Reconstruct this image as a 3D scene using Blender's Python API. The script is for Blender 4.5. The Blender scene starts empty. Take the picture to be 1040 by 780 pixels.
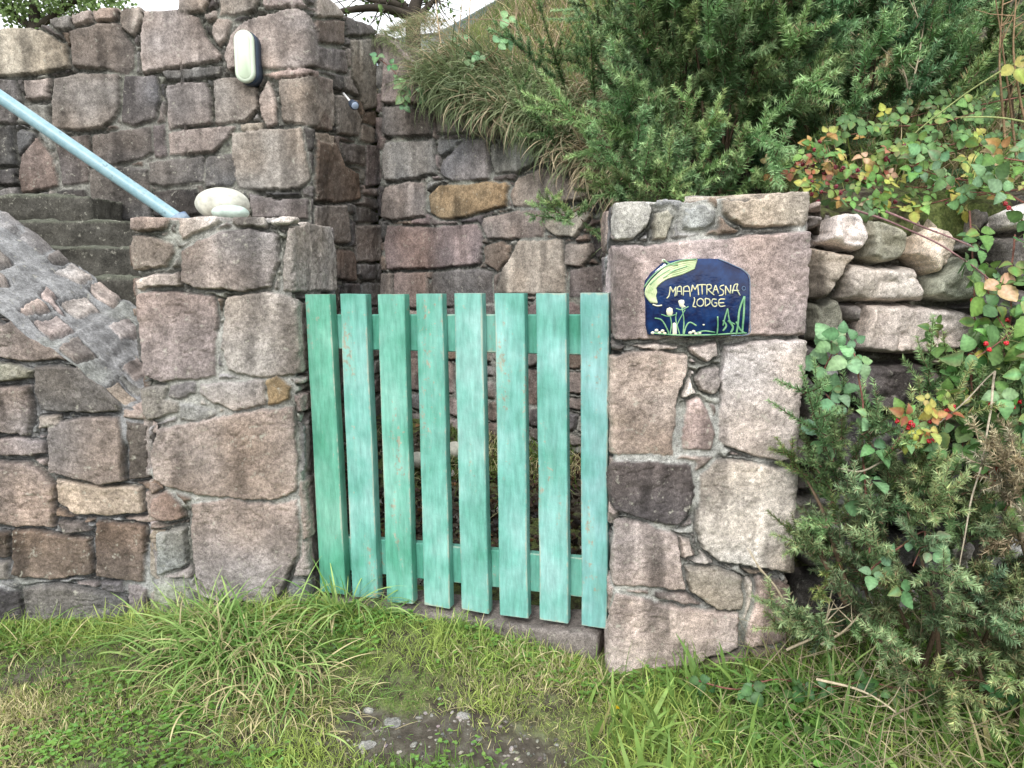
import bpy, math
import numpy as np
from mathutils import Vector, Matrix

# ------------------------------------------------------------------ camera model
F = 757.0
PITCH = math.radians(8.2)
CP, SP = math.cos(PITCH), math.sin(PITCH)
CAM = np.array([0.0, 0.0, 1.2])

def ray(px, py):
    u = (px - 520.0) / F
    v = (390.0 - py) / F
    return np.array([u, CP + v * SP, -SP + v * CP])

def at(px, py, Y):
    """world point seen at a photo pixel at the distance Y from the camera"""
    d = ray(px, py)
    return CAM + d * (Y / d[1])

scene = bpy.context.scene
COL = scene.collection
ORG = {}

# ------------------------------------------------------------------ noise
def _hash(ix, iy, iz, seed):
    h = (ix * 374761393 + iy * 668265263 + iz * 2147483647 + seed * 974634777) & 0xFFFFFFFF
    h = ((h ^ (h >> 13)) * 1274126177) & 0xFFFFFFFF
    h = ((h ^ (h >> 16)) * 2246822519) & 0xFFFFFFFF
    h = h ^ (h >> 15)
    return (h & 0xFFFFFF) / float(0x7FFFFF) - 1.0

def noise(P, freq=1.0, seed=0):
    P = np.asarray(P, dtype=np.float64)
    if P.shape[1] == 2:
        P = np.concatenate([P, np.zeros((len(P), 1))], axis=1)
    P = P * freq + 1000.37
    i = np.floor(P).astype(np.int64)
    f = P - i
    f = f * f * f * (f * (f * 6 - 15) + 10)
    r = 0
    for dx in (0, 1):
        wx = f[:, 0] if dx else 1 - f[:, 0]
        for dy in (0, 1):
            wy = f[:, 1] if dy else 1 - f[:, 1]
            for dz in (0, 1):
                wz = f[:, 2] if dz else 1 - f[:, 2]
                r = r + wx * wy * wz * _hash(i[:, 0] + dx, i[:, 1] + dy, i[:, 2] + dz, seed)
    return r

def fbm(P, freq, octv=4, seed=0, gain=0.5):
    a, s, t = 1.0, 0.0, 0.0
    for k in range(octv):
        s = s + a * noise(P, freq * 2.03 ** k, seed + 17 * k)
        t += a
        a *= gain
    return s / t

def sstep(a, b, x):
    t = np.clip((x - a) / (b - a), 0, 1)
    return t * t * (3 - 2 * t)

# ------------------------------------------------------------------ objects
def tag(o, label=None, cat=None, group=None, kind=None):
    if label: o['label'] = label
    if cat: o['category'] = cat
    if group: o['group'] = group
    if kind: o['kind'] = kind
    return o

def empty(name, loc, label=None, cat=None, group=None):
    o = bpy.data.objects.new(name, None)
    o.empty_display_size = 0.1
    COL.objects.link(o)
    o.location = [float(c) for c in loc]
    ORG[o.name] = np.array(loc, dtype=float)
    return tag(o, label, cat, group)

def mkobj(name, V, faces, mat, parent=None, org=None, cols=None, uvs=None, smooth=True, matidx=None):
    """faces: (M,3)/(M,4) int array or a list of index tuples; V in world coordinates"""
    V = np.asarray(V, dtype=np.float64)
    if org is None:
        if parent is not None:
            org = ORG[parent.name]
        else:
            lo, hi = V.min(0), V.max(0)
            org = np.array([(lo[0] + hi[0]) / 2, (lo[1] + hi[1]) / 2, lo[2]])
    org = np.asarray(org, dtype=float)
    L = (V - org).astype(np.float32)
    me = bpy.data.meshes.new(name)
    if isinstance(faces, np.ndarray):
        M, n = faces.shape
        idx = faces.astype(np.int32).ravel()
        start = np.arange(0, M * n, n, dtype=np.int32)
        tot = np.full(M, n, dtype=np.int32)
    else:
        idx = np.array([i for f in faces for i in f], dtype=np.int32)
        tot = np.array([len(f) for f in faces], dtype=np.int32)
        start = np.concatenate([[0], np.cumsum(tot)[:-1]]).astype(np.int32)
        M = len(faces)
    me.vertices.add(len(L)); me.vertices.foreach_set('co', L.ravel())
    me.loops.add(len(idx)); me.loops.foreach_set('vertex_index', idx)
    me.polygons.add(M)
    me.polygons.foreach_set('loop_start', start)
    me.polygons.foreach_set('loop_total', tot)
    me.polygons.foreach_set('use_smooth', np.full(M, smooth, dtype=bool))
    me.update(calc_edges=True)
    if cols is not None:
        c = np.ones((len(L), 4), dtype=np.float32)
        c[:, :cols.shape[1]] = cols
        a = me.color_attributes.new('Col', 'FLOAT_COLOR', 'POINT')
        a.data.foreach_set('color', c.ravel())
    if uvs is not None:
        uvl = me.uv_layers.new(name='UVMap')
        uvl.data.foreach_set('uv', np.asarray(uvs, dtype=np.float32).ravel())
    for m in (mat if isinstance(mat, (list, tuple)) else [mat]):
        me.materials.append(m)
    if matidx is not None:
        me.polygons.foreach_set('material_index', np.asarray(matidx, dtype=np.int32))
    me.validate()
    o = bpy.data.objects.new(name, me)
    COL.objects.link(o)
    ORG[o.name] = org
    if parent is not None:
        o.parent = parent
        d = org - ORG[parent.name]
        o.location = [float(c) for c in d]
    else:
        o.location = [float(c) for c in org]
    return o

class Acc:
    """collects many small meshes (triangles or quads) into one"""
    def __init__(s): s.V = []; s.Fq = []; s.Ft = []; s.C = []; s.n = 0
    def add(s, V, Fc, C=None):
        V = np.asarray(V, float); Fc = np.asarray(Fc, dtype=np.int64)
        (s.Fq if Fc.shape[1] == 4 else s.Ft).append(Fc + s.n)
        s.V.append(V)
        if C is None: C = np.ones(3) * .5
        C = np.asarray(C, float)
        if C.ndim == 1: C = np.tile(C, (len(V), 1))
        s.C.append(C)
        s.n += len(V)
    def inst(s, tv, tf, pos, R, scale, cols, grad=None):
        """template tv (k,3), faces tf; pos (N,3), R (N,3,3), scale (N,) or (N,3), cols (N,3)"""
        N = len(pos); k = len(tv)
        if N == 0: return
        scale = np.asarray(scale, float)
        if scale.ndim == 1: scale = scale[:, None]
        T = tv[None] * scale[:, None, :]
        W = np.einsum('nij,nkj->nki', R, T) + pos[:, None, :]
        Fc = (tf[None] + (np.arange(N) * k)[:, None, None]).reshape(-1, tf.shape[1])
        C = np.repeat(cols[:, None, :], k, 1)
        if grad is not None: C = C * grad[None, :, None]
        s.add(W.reshape(-1, 3), Fc, C.reshape(-1, 3))
    def build(s, name, mat, parent=None, org=None, smooth=True):
        V = np.concatenate(s.V); C = np.concatenate(s.C)
        if s.Fq and s.Ft:
            faces = [tuple(f) for a in s.Fq for f in a] + [tuple(f) for a in s.Ft for f in a]
        else:
            faces = np.concatenate(s.Fq or s.Ft)
        return mkobj(name, V, faces, mat, parent, org, cols=C, smooth=smooth)

def frames(D, spin, up=(0, 0, 1)):
    """rotation matrices whose local z is D, spun about it"""
    D = D / np.linalg.norm(D, axis=1, keepdims=True)
    a = np.tile(np.array([0.31, 0.52, 0.11]), (len(D), 1))
    a[np.abs(D[:, 2]) < .9] = (0, 0, 1)
    X = np.cross(a, D); X /= np.linalg.norm(X, axis=1, keepdims=True) + 1e-9
    Y = np.cross(D, X)
    c, s_ = np.cos(spin)[:, None], np.sin(spin)[:, None]
    X2 = X * c + Y * s_; Y2 = -X * s_ + Y * c
    return np.stack([X2, Y2, D], axis=2)

def tube(pts, radii, n=7, closed_ends=True):
    pts = np.asarray(pts, float); radii = np.broadcast_to(np.asarray(radii, float), (len(pts),))
    T = np.gradient(pts, axis=0); T /= np.linalg.norm(T, axis=1, keepdims=True) + 1e-9
    ref = np.array([0.13, 0.21, 0.97]) if abs(T[0][2]) < .9 else np.array([0.9, 0.3, 0.05])
    V = []
    for p, t, r in zip(pts, T, radii):
        x = np.cross(ref, t); x /= np.linalg.norm(x) + 1e-9
        y = np.cross(t, x)
        for k in range(n):
            a = 2 * math.pi * k / n
            V.append(p + r * (math.cos(a) * x + math.sin(a) * y))
    Fc = []
    m = len(pts)
    for i in range(m - 1):
        for k in range(n):
            Fc.append((i * n + k, i * n + (k + 1) % n, (i + 1) * n + (k + 1) % n, (i + 1) * n + k))
    V = np.array(V)
    if closed_ends:
        V = np.concatenate([V, pts[:1], pts[-1:]])
        a, b = m * n, m * n + 1
        for k in range(0, n):
            Fc.append((a, (k + 1) % n, k, a)); Fc.append((b, (m - 1) * n + k, (m - 1) * n + (k + 1) % n, b))
    return V, np.array([f if len(set(f)) == 4 else f for f in Fc])

def fix_faces(Fc):
    out = []
    for f in Fc:
        g = []
        for i in f:
            if i not in g: g.append(int(i))
        if len(g) > 2: out.append(tuple(g))
    return out

def curve_pts(ctrl, n):
    """Catmull-Rom through control points"""
    c = np.asarray(ctrl, float)
    if len(c) == 2: return c[0] + (c[1] - c[0]) * np.linspace(0, 1, n)[:, None]
    P = np.concatenate([[2 * c[0] - c[1]], c, [2 * c[-1] - c[-2]]])
    out = []
    S = len(c) - 1
    for t in np.linspace(0, S - 1e-6, n):
        i = int(t); f = t - i
        p0, p1, p2, p3 = P[i], P[i + 1], P[i + 2], P[i + 3]
        out.append(.5 * ((2 * p1) + (-p0 + p2) * f + (2 * p0 - 5 * p1 + 4 * p2 - p3) * f * f + (-p0 + 3 * p1 - 3 * p2 + p3) * f ** 3))
    return np.array(out)

# ------------------------------------------------------------------ materials
class NT:
    def __init__(s, name):
        s.m = bpy.data.materials.new(name); s.m.use_nodes = True
        s.t = s.m.node_tree; s.t.nodes.clear()
        s.out = s.n('ShaderNodeOutputMaterial')
    def n(s, typ, **kw):
        nd = s.t.nodes.new(typ)
        for k, v in kw.items(): setattr(nd, k, v)
        return nd
    def l(s, a, b): s.t.links.new(a, b)
    def noise(s, scale, vec=None, detail=3, rough=.55):
        nd = s.n('ShaderNodeTexNoise'); nd.inputs['Scale'].default_value = scale
        nd.inputs['Detail'].default_value = detail; nd.inputs['Roughness'].default_value = rough
        if vec is not None: s.l(vec, nd.inputs['Vector'])
        return nd.outputs['Fac']
    def ramp(s, fac, stops):
        nd = s.n('ShaderNodeValToRGB'); el = nd.color_ramp.elements
        while len(el) < len(stops): el.new(.5)
        for e, (p, c) in zip(el, stops):
            e.position = p; e.color = (c, c, c, 1) if not hasattr(c, '__len__') else tuple(c) + (1,)
        s.l(fac, nd.inputs[0]); return nd.outputs[0]
    def mix(s, fac, a, b, mode='MIX'):
        nd = s.n('ShaderNodeMix', data_type='RGBA', blend_type=mode)
        for i, x in ((0, fac), (6, a), (7, b)):
            if isinstance(x, (int, float)): nd.inputs[i].default_value = x if i == 0 else (x, x, x, 1)
            elif isinstance(x, tuple): nd.inputs[i].default_value = x + (1,)
            else: s.l(x, nd.inputs[i])
        return nd.outputs[2]
    def math(s, op, a, b=None, clamp=False):
        nd = s.n('ShaderNodeMath', operation=op, use_clamp=clamp)
        for i, x in ((0, a), (1, b)):
            if x is None: continue
            if isinstance(x, (int, float)): nd.inputs[i].default_value = x
            else: s.l(x, nd.inputs[i])
        return nd.outputs[0]
    def bsdf(s, base, rough=.8, bump=None, bstr=.3, bdist=.003, spec=.3, metal=0.0, trans=None):
        b = s.n('ShaderNodeBsdfPrincipled')
        if isinstance(base, tuple): b.inputs['Base Color'].default_value = base + (1,)
        else: s.l(base, b.inputs['Base Color'])
        if isinstance(rough, (int, float)): b.inputs['Roughness'].default_value = rough
        else: s.l(rough, b.inputs['Roughness'])
        b.inputs['Specular IOR Level'].default_value = spec
        b.inputs['Metallic'].default_value = metal
        if bump is not None:
            bn = s.n('ShaderNodeBump'); bn.inputs['Strength'].default_value = bstr
            bn.inputs['Distance'].default_value = bdist
            s.l(bump, bn.inputs['Height']); s.l(bn.outputs[0], b.inputs['Normal'])
        sh = b.outputs[0]
        if trans:
            tr = s.n('ShaderNodeBsdfTranslucent')
            if isinstance(base, tuple): tr.inputs[0].default_value = base + (1,)
            else: s.l(base, tr.inputs[0])
            mx = s.n('ShaderNodeMixShader'); mx.inputs[0].default_value = trans
            s.l(sh, mx.inputs[1]); s.l(tr.outputs[0], mx.inputs[2]); sh = mx.outputs[0]
        s.l(sh, s.out.inputs[0]); return s.m
    def attr(s, name='Col'):
        a = s.n('ShaderNodeAttribute'); a.attribute_name = name; return a
    def obj(s):
        return s.n('ShaderNodeTexCoord').outputs['Object']
    def pos(s):
        return s.n('ShaderNodeNewGeometry').outputs['Position']

def mat_stone():
    t = NT('weathered_granite'); P = t.pos(); A = t.attr()
    g1 = t.noise(95, P, 3, .6); g2 = t.noise(420, P, 2, .6); g3 = t.noise(22, P, 4, .62)
    sp = t.ramp(g2, [(.34, .5), (.5, 1.0), (.66, 1.48)])
    m1 = t.ramp(g1, [(.3, .66), (.5, 1.0), (.7, 1.3)])
    m3 = t.ramp(g3, [(.3, .66), (.5, 1.0), (.7, 1.30)])
    c = t.mix(1.0, A.outputs['Color'], sp, 'MULTIPLY')
    c = t.mix(1.0, c, m1, 'MULTIPLY'); c = t.mix(1.0, c, m3, 'MULTIPLY')
    # lichen: pale and mustard spots
    v = t.noise(38, P, 5, .7)
    li = t.ramp(v, [(.60, 0.0), (.68, .65)])
    c = t.mix(li, c, (.46, .44, .37))
    h = t.mix(.5, g1, g2); h = t.mix(.35, h, g3)
    return t.bsdf(c, .88, h, .85, .006, .25)

def mat_attr(name, rough=.6, trans=None, spec=.35, var=.25, scale=60):
    t = NT(name); A = t.attr()
    n_ = t.noise(scale, t.pos(), 2)
    m = t.ramp(n_, [(.3, 1 - var), (.7, 1 + var)])
    c = t.mix(1.0, A.outputs['Color'], m, 'MULTIPLY')
    return t.bsdf(c, rough, None, spec=spec, trans=trans)

def mat_flat(name, col, rough=.6, var=.12, scale=40, metal=0., spec=.4, bump=.15, bdist=.002):
    t = NT(name); n_ = t.noise(scale, t.obj(), 4)
    m = t.ramp(n_, [(.3, 1 - var), (.7, 1 + var)])
    c = t.mix(1.0, col, m, 'MULTIPLY')
    return t.bsdf(c, rough, n_, bump, bdist, spec, metal)

M = {}
M['stone'] = mat_stone()
M['leaf'] = mat_attr('leaf', .48, .28, .35, .2, 90)
M['needle'] = mat_attr('gorse_spines', .6, .15, .25, .2, 30)
M['grass'] = mat_attr('grass_blade', .55, .3, .3, .15, 40)
M['bark'] = mat_attr('stem_bark', .85, None, .2, .3, 150)
M['berry'] = mat_attr('berry', .25, None, .6, .1, 60)

# ------------------------------------------------------------------ polygons
def sdf(P, poly):
    poly = np.asarray(poly, float); n = len(poly)
    d = np.full(len(P), 1e9); inside = np.zeros(len(P), bool)
    for i in range(n):
        a, b = poly[i], poly[(i + 1) % n]
        e = b - a; w = P - a
        t = np.clip((w @ e) / (e @ e + 1e-12), 0, 1)
        q = w - t[:, None] * e
        d = np.minimum(d, np.einsum('ij,ij->i', q, q))
        c = ((a[1] <= P[:, 1]) & (b[1] > P[:, 1])) | ((b[1] <= P[:, 1]) & (a[1] > P[:, 1]))
        if abs(e[1]) > 1e-12:
            x = a[0] + (P[:, 1] - a[1]) / e[1] * e[0]
            inside ^= c & (P[:, 0] < x)
    return np.where(inside, 1, -1) * np.sqrt(d)

def field(P, polys, r0=.05):
    """best signed distance and index over a list of polygons"""
    best = np.full(len(P), -9.0); idx = np.zeros(len(P), int)
    for k, q in enumerate(polys):
        q = np.asarray(q); lo, hi = q.min(0) - r0, q.max(0) + r0
        m = (P[:, 0] > lo[0]) & (P[:, 0] < hi[0]) & (P[:, 1] > lo[1]) & (P[:, 1] < hi[1])
        if not m.any(): continue
        w = np.where(m)[0]
        d = sdf(P[w], q)
        g = d > best[w]
        best[w[g]] = d[g]; idx[w[g]] = k
    return best, idx

def auto_layout(u0, u1, z0, z1, rng, hh=(.11, .24), ww=(.14, .42), jit=.022, gap=.008):
    out = []; z = z0
    rows = []
    while z < z1:
        h = rng.uniform(*hh); rows.append((z, z + h)); z += h
    for a, b in rows:
        u = u0 - rng.uniform(0, .2)
        jl = rng.uniform(-jit, jit, 2)
        while u < u1:
            w = rng.uniform(*ww); jr = rng.uniform(-jit, jit, 2)
            wob = rng.uniform(-jit, jit, 4) * .5
            if rng.random() < .22 and b - a > .15:
                m = a + (b - a) * rng.uniform(.35, .65)
                quads = [[(u + jl[0], a + wob[0]), (u + w + jr[0], a + wob[1]), (u + w, m - gap), (u, m - gap * .5)],
                         [(u, m + gap), (u + w, m + gap), (u + w + jr[1], b + wob[2]), (u + jl[1], b + wob[3])]]
            else:
                quads = [[(u + jl[0], a + wob[0]), (u + w + jr[0], a + wob[1]), (u + w + jr[1], b + wob[2]), (u + jl[1], b + wob[3])]]
            for q in quads:
                q = np.array(q); c = q.mean(0)
                q = c + (q - c) * (1 - 2 * gap / np.maximum(np.ptp(q, axis=0), .05))
                # cut corners
                o = []
                for i in range(4):
                    p, nx, pv = q[i], q[(i + 1) % 4], q[i - 1]
                    k = rng.uniform(.06, .2)
                    o += [p + (pv - p) * k, p + (nx - p) * k * rng.uniform(.6, 1.4)]
                out.append(np.array(o))
            jl = jr; u += w
    return out

PAL = dict(p=(.385, .320, .288), P=(.48, .42, .385), d=(.165, .148, .142), g=(.26, .25, .235), b=(.215, .165, .135),
           o=(.33, .25, .145), w=(.66, .62, .60), k=(.095, .086, .083), G=(.29, .285, .235), r=(.25, .20, .185),
           m=(.40, .345, .288), q=(.285, .245, .222))

class Wall:
    def __init__(s, path, closed=False, vis=None):
        s.p = np.array(path, float); s.closed = closed
        q = np.concatenate([s.p, s.p[:1]]) if closed else s.p
        s.q = q; e = np.diff(q, axis=0); s.L = np.linalg.norm(e, axis=1)
        s.t = e / s.L[:, None]; s.c = np.concatenate([[0], np.cumsum(s.L)])
        s.vis = vis if vis is not None else range(len(s.L))
        s.polys = []; s.pc = []; s.top = []; s.tc = []
    def pos(s, u):
        u = np.asarray(u, float)
        if s.closed: u = np.mod(u, s.c[-1])
        i = np.clip(np.searchsorted(s.c, u, side='right') - 1, 0, len(s.L) - 1)
        return s.q[i] + (u - s.c[i])[:, None] * s.t[i]
    def spos(s, u, r=.022):
        return sum(s.pos(u + k * r) for k in (-1, -.6, -.2, .2, .6, 1)) / 6
    def frame(s, u):
        P = s.spos(u); T = s.spos(u + .012) - s.spos(u - .012)
        T /= np.linalg.norm(T, axis=1, keepdims=True) + 1e-9
        return P, np.stack([T[:, 1], -T[:, 0]], 1)
    def pix(s, px, py):
        d = ray(px, py); best = None
        for i in s.vis:
            n = np.array([s.t[i][1], -s.t[i][0]])
            den = n @ d[:2]
            if den > -1e-4: continue
            k = (n @ (s.q[i] - CAM[:2])) / den
            if k <= 0: continue
            w = CAM + d * k
            ul = (w[:2] - s.q[i]) @ s.t[i]
            ex = max(0, -ul, ul - s.L[i])
            if best is None or ex < best[0] - 1e-9:
                best = (ex, s.c[i] + ul, w[2])
        return best[1], best[2]
    def add(s, code, pts, reg=None):
        if reg: ox, oy, k = reg; pts = [(ox + x * k, oy + y * k) for x, y in pts]
        s.polys.append(np.array([s.pix(*p) for p in pts])); s.pc.append(code)

def stone_grid(w, name, mat, parent, us, z0, H, nz, topT=.3, topn=8, rise=0., relief=.018, mort=-.008, r=.016, topamp=1., facet=0.,
               seed=1, autopal='pPdqgb', hh=(.11, .24), ww=(.14, .42), rough=1.0, mortcol=(.27, .265, .245), tint=1.0,
               crack=.5, back=.25, drop=True, autotop=None, batter=0.):
    rng = np.random.default_rng(seed)
    us = np.asarray(us, float); nu = len(us)
    Hu = np.array([H(u) for u in us]) if callable(H) else np.full(nu, H)
    Hu = Hu + .006 * noise(np.stack([us, us * 0], 1), 14, seed) + (topamp - 1) * (.026 * noise(np.stack([us, us * 0], 1), 11, seed + 2) + .020 * noise(np.stack([us, us * 0], 1), 37, seed + 3))
    vt = np.linspace(0, 1, nz)
    P2, N2 = w.frame(us)
    rows = [(1, v, 0.) for v in vt]
    for k in range(1, topn + 1): rows.append((2, 1., topT * (k / topn) ** 1.3))
    if drop: rows.append((3, 1., topT))
    nr = len(rows)
    kind = np.array([a for a, _, _ in rows]); vv = np.array([b for _, b, _ in rows]); tt = np.array([c for _, _, c in rows])
    Z = z0 + vv[:, None] * (Hu[None] - z0)
    U = np.broadcast_to(us[None], (nr, nu)); T = np.broadcast_to(tt[:, None], (nr, nu)); K = np.broadcast_to(kind[:, None], (nr, nu))
    u, z, t_, kf = U.ravel(), Z.ravel(), T.ravel(), K.ravel()
    Q = np.stack([u, np.minimum(z, np.broadcast_to(Hu[None], (nr, nu)).ravel() - .006)], 1)
    # 3d-ish sample point for noise
    bx = np.broadcast_to(P2[None], (nr, nu, 2)).reshape(-1, 2)
    nx = np.broadcast_to(N2[None], (nr, nu, 2)).reshape(-1, 2)
    if w.closed:
        cen = P2.mean(0); f = np.clip(t_ / (topT + 1e-9), 0, 1)[:, None] * (kf >= 2)[:, None]
        b2 = bx + (cen - bx) * f
    else:
        b2 = bx - nx * t_[:, None]
    zz = z + t_ * rise
    if batter: b2 = b2 + nx * (batter * np.clip(1 - (z - z0) / (Hu.mean() - z0), 0, 1) * (kf == 1))[:, None]
    S = np.concatenate([b2, zz[:, None]], 1)
    wr = np.stack([fbm(S, 16, 3, seed + 3), fbm(S, 16, 3, seed + 4)], 1) * .008 + np.stack([noise(S, 75, seed + 5), noise(S, 75, seed + 6)], 1) * .0030
    Qw = Q + wr
    d, idx = field(Qw, w.polys) if w.polys else (np.full(len(Q), -9.), np.zeros(len(Q), int))
    auto = auto_layout(us[0] - .1, us[-1] + .1, z0 - .1, Hu.max() + .1, rng, hh, ww)
    da, ia = field(Qw, auto)
    da = np.minimum(da, -d - .013)
    npoly = len(w.polys); use = da > d
    d = np.where(use, da, d); idx = np.where(use, ia + npoly, idx)
    top = kf >= 2
    allp = list(w.polys) + auto
    codes = list(w.pc) + [autopal[rng.integers(len(autopal))] for _ in auto]
    base = np.array([PAL[c] for c in codes]) * tint
    pr = rng.uniform(.55, 1.25, len(allp)); tl = rng.uniform(-.06, .06, (len(allp), 2))
    cent = np.array([p.mean(0) for p in allp])
    if (w.top or autotop) and top.any():
        ti = np.where(top)[0]
        Tq = np.stack([u[ti], t_[ti]], 1) + wr[ti]
        tp = list(w.top); tcod = list(w.tc)
        dt, it = field(Tq, tp) if tp else (np.full(len(ti), -9.), np.zeros(len(ti), int))
        if autotop:
            at2 = auto_layout(us[0], us[-1], -.05, topT + .1, rng, *autotop)
            at2 = [a for a in at2 if rng.random() < .34]
            d2, i2 = field(Tq, at2); d2 = np.minimum(d2, -dt - .02)
            g = d2 > dt; dt = np.where(g, d2, dt); it = np.where(g, i2 + len(tp), it)
            tcod += [('P', 'g', 'p', 'q')[rng.integers(4)] for _ in at2]; tp = tp + at2
        o = len(allp)
        d[ti] = dt; idx[ti] = it + o
        allp += tp; base = np.concatenate([base, np.array([PAL[c] for c in tcod])])
        pr = np.concatenate([pr, rng.uniform(-.1, .5, len(tp))]); tl = np.concatenate([tl, rng.uniform(-.1, .1, (len(tp), 2))])
        cent = np.concatenate([cent, np.array([p.mean(0) for p in tp])])
    base = base * rng.uniform(.86, 1.16, (len(base), 1)) * rng.uniform(.97, 1.03, (len(base), 3))
    tt_ = np.clip(d / r, 0, 1)
    prof = np.clip(1 - (1 - tt_) ** 3, 0, 1)
    tilt = np.einsum('ij,ij->i', np.where(top[:, None], 0, Qw - cent[idx]), tl[idx])
    lev = relief * pr[idx] + np.clip(tilt, -.012, .012)
    n1 = fbm(S, 8, 4, seed + 11) * .0065 + fbm(S, 36, 3, seed + 12) * .0048 + noise(S, 120, seed + 13) * .0016
    chip = np.abs(fbm(S * np.array([1, 1, 2.2]), 11, 3, seed + 14)); n1 = n1 - .005 * sstep(.05, 0, chip) * sstep(0, .4, noise(S, 9, seed + 18))
    if facet: n1 = n1 + facet * (np.abs(noise(S, 9, seed + 71)) + np.abs(noise(S, 17, seed + 72)) * .6 - .5)
    hs = mort + (lev + n1 * rough - mort) * prof
    hm = mort + fbm(S, 25, 3, seed + 15) * .006
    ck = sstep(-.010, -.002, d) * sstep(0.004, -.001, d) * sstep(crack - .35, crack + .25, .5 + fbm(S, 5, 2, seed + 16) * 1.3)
    h = np.where(d > 0, hs, hm) - ck * .026
    if topamp != 1: h = np.where(top, h * .75 + fbm(S, 5, 4, seed + 61) * .022 * (topamp - 1) + fbm(S, 40, 3, seed + 62) * .004, h)
    # colour (true stone colour: tint, mineral streaks, weather stains; joint shadow painted in last)
    anis = np.where(top, 1., .22)[:, None]; anis2 = np.where(top, 1., .12)[:, None]; one = np.ones((len(S), 2))
    st = sstep(.05, .5, fbm(S * np.concatenate([one, anis], 1), 11, 3, seed + 21))
    st2 = sstep(.15, .55, fbm(S * np.concatenate([one, anis2], 1), 17, 2, seed + 22))
    bl = sstep(-.1, .5, fbm(S, 6, 3, seed + 23))
    c = base[idx]
    c = c * (1 - .46 * st)[:, None] * (1 + .45 * st2)[:, None] * (1 - .30 * bl[:, None] * np.array([1, 1.02, 1.05]))
    hue = fbm(S, 4, 2, seed + 24)[:, None]
    c = c * (1 + hue * np.array([.10, .0, -.10]))
    mc = np.array(mortcol) * (1 + .35 * fbm(S, 20, 3, seed + 25))[:, None]
    gm = sstep(.0, .5, fbm(S, 5, 3, seed + 26))[:, None]
    mc = mc * (1 - gm * .3) + gm * .3 * np.array([.25, .27, .20])
    k = sstep(-.002, .003, d)[:, None]
    col = mc * (1 - k) + c * k
    col = col * (1 - .55 * ck[:, None])     # thin shadow line and dirt of the open joints, painted into the colour
    col = np.clip(col, .01, .9)
    # positions
    if rise:
        nl = 1 / math.sqrt(1 + rise * rise); nup = np.stack([nx[:, 0] * rise * nl, nx[:, 1] * rise * nl, np.full(len(nx), nl)], 1)
    else: nup = np.tile(np.array([0, 0, 1.]), (len(nx), 1))
    edge = np.exp(-t_ / .02)[:, None] * .5
    nrm = np.where(top[:, None], nup * (1 - edge) + np.concatenate([nx, nx[:, :1] * 0], 1) * edge, np.concatenate([nx, nx[:, :1] * 0], 1))
    nearT = (np.exp(-(np.broadcast_to(Hu[None], (nr, nu)).ravel() - z) / .012) * (kf == 1))[:, None]
    nrm = nrm * (1 - nearT * .5) + nup * nearT * .5
    if w.closed: h = np.where(top, h * .6, h)
    V = S + nrm * h[:, None]
    m3 = kf == 3
    V[m3, 2] -= back
    iu = np.arange(nu - 1)
    if w.closed:
        iu = np.arange(nu); nxt = (iu + 1) % nu
    else: nxt = iu + 1
    ir = np.arange(nr - 1)
    A = ir[:, None] * nu + iu[None]; B = ir[:, None] * nu + nxt[None]
    Fc = np.stack([A, B, B + nu, A + nu], 2).reshape(-1, 4)
    return mkobj(name, V, Fc, mat, parent, cols=col)

def spans(*segs):
    out = []
    for a, b, s in segs:
        n = max(2, int(round((b - a) / s)))
        out.append(np.linspace(a, b, n, endpoint=False))
    return np.concatenate(out + [[segs[-1][1]]])
# ------------------------------------------------------------------ camera, light, sky
cam = bpy.data.cameras.new('camera'); camo = bpy.data.objects.new('camera', cam); COL.objects.link(camo)
camo.location = (0, 0, 1.2); camo.rotation_euler = (math.radians(90) - PITCH, 0, 0)
cam.sensor_width = 36; cam.lens = 36 * F / 1040; cam.clip_start = .05; cam.clip_end = 2000
scene.camera = camo
SUN_EL, SUN_AZ = math.radians(40), math.radians(196)
w_ = bpy.data.worlds.new('World'); scene.world = w_; w_.use_nodes = True
nt = w_.node_tree; nt.nodes.clear()
wo = nt.nodes.new('ShaderNodeOutputWorld'); bg = nt.nodes.new('ShaderNodeBackground')
sk = nt.nodes.new('ShaderNodeTexSky'); sk.sky_type = 'NISHITA'; sk.sun_disc = False
sk.sun_elevation = SUN_EL; sk.sun_rotation = SUN_AZ
tc = nt.nodes.new('ShaderNodeTexCoord'); nz_ = nt.nodes.new('ShaderNodeTexNoise'); nz_.inputs['Scale'].default_value = 2.2
nz_.inputs['Detail'].default_value = 5
nt.links.new(tc.outputs['Generated'], nz_.inputs['Vector'])
rp = nt.nodes.new('ShaderNodeValToRGB'); rp.color_ramp.elements[0].position = .3; rp.color_ramp.elements[1].position = .6
rp.color_ramp.elements[0].color = (.8, .8, .8, 1); rp.color_ramp.elements[1].color = (.97, .97, .97, 1)
nt.links.new(nz_.outputs['Fac'], rp.inputs[0])
mx = nt.nodes.new('ShaderNodeMix'); mx.data_type = 'RGBA'
nt.links.new(rp.outputs[0], mx.inputs[0]); nt.links.new(sk.outputs[0], mx.inputs[6])
mx.inputs[7].default_value = (11.2, 11.5, 11.8, 1)
nt.links.new(mx.outputs[2], bg.inputs[0]); bg.inputs[1].default_value = .1
nt.links.new(bg.outputs[0], wo.inputs[0])
sd = bpy.data.lights.new('sun', 'SUN'); so = bpy.data.objects.new('sun', sd); COL.objects.link(so)
sd.energy = 1.5; sd.angle = math.radians(14); sd.color = (1, .975, .94)
sv = Vector((math.sin(SUN_AZ) * math.cos(SUN_EL), math.cos(SUN_AZ) * math.cos(SUN_EL), math.sin(SUN_EL)))
so.rotation_euler = sv.to_track_quat('Z', 'Y').to_euler()
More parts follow.
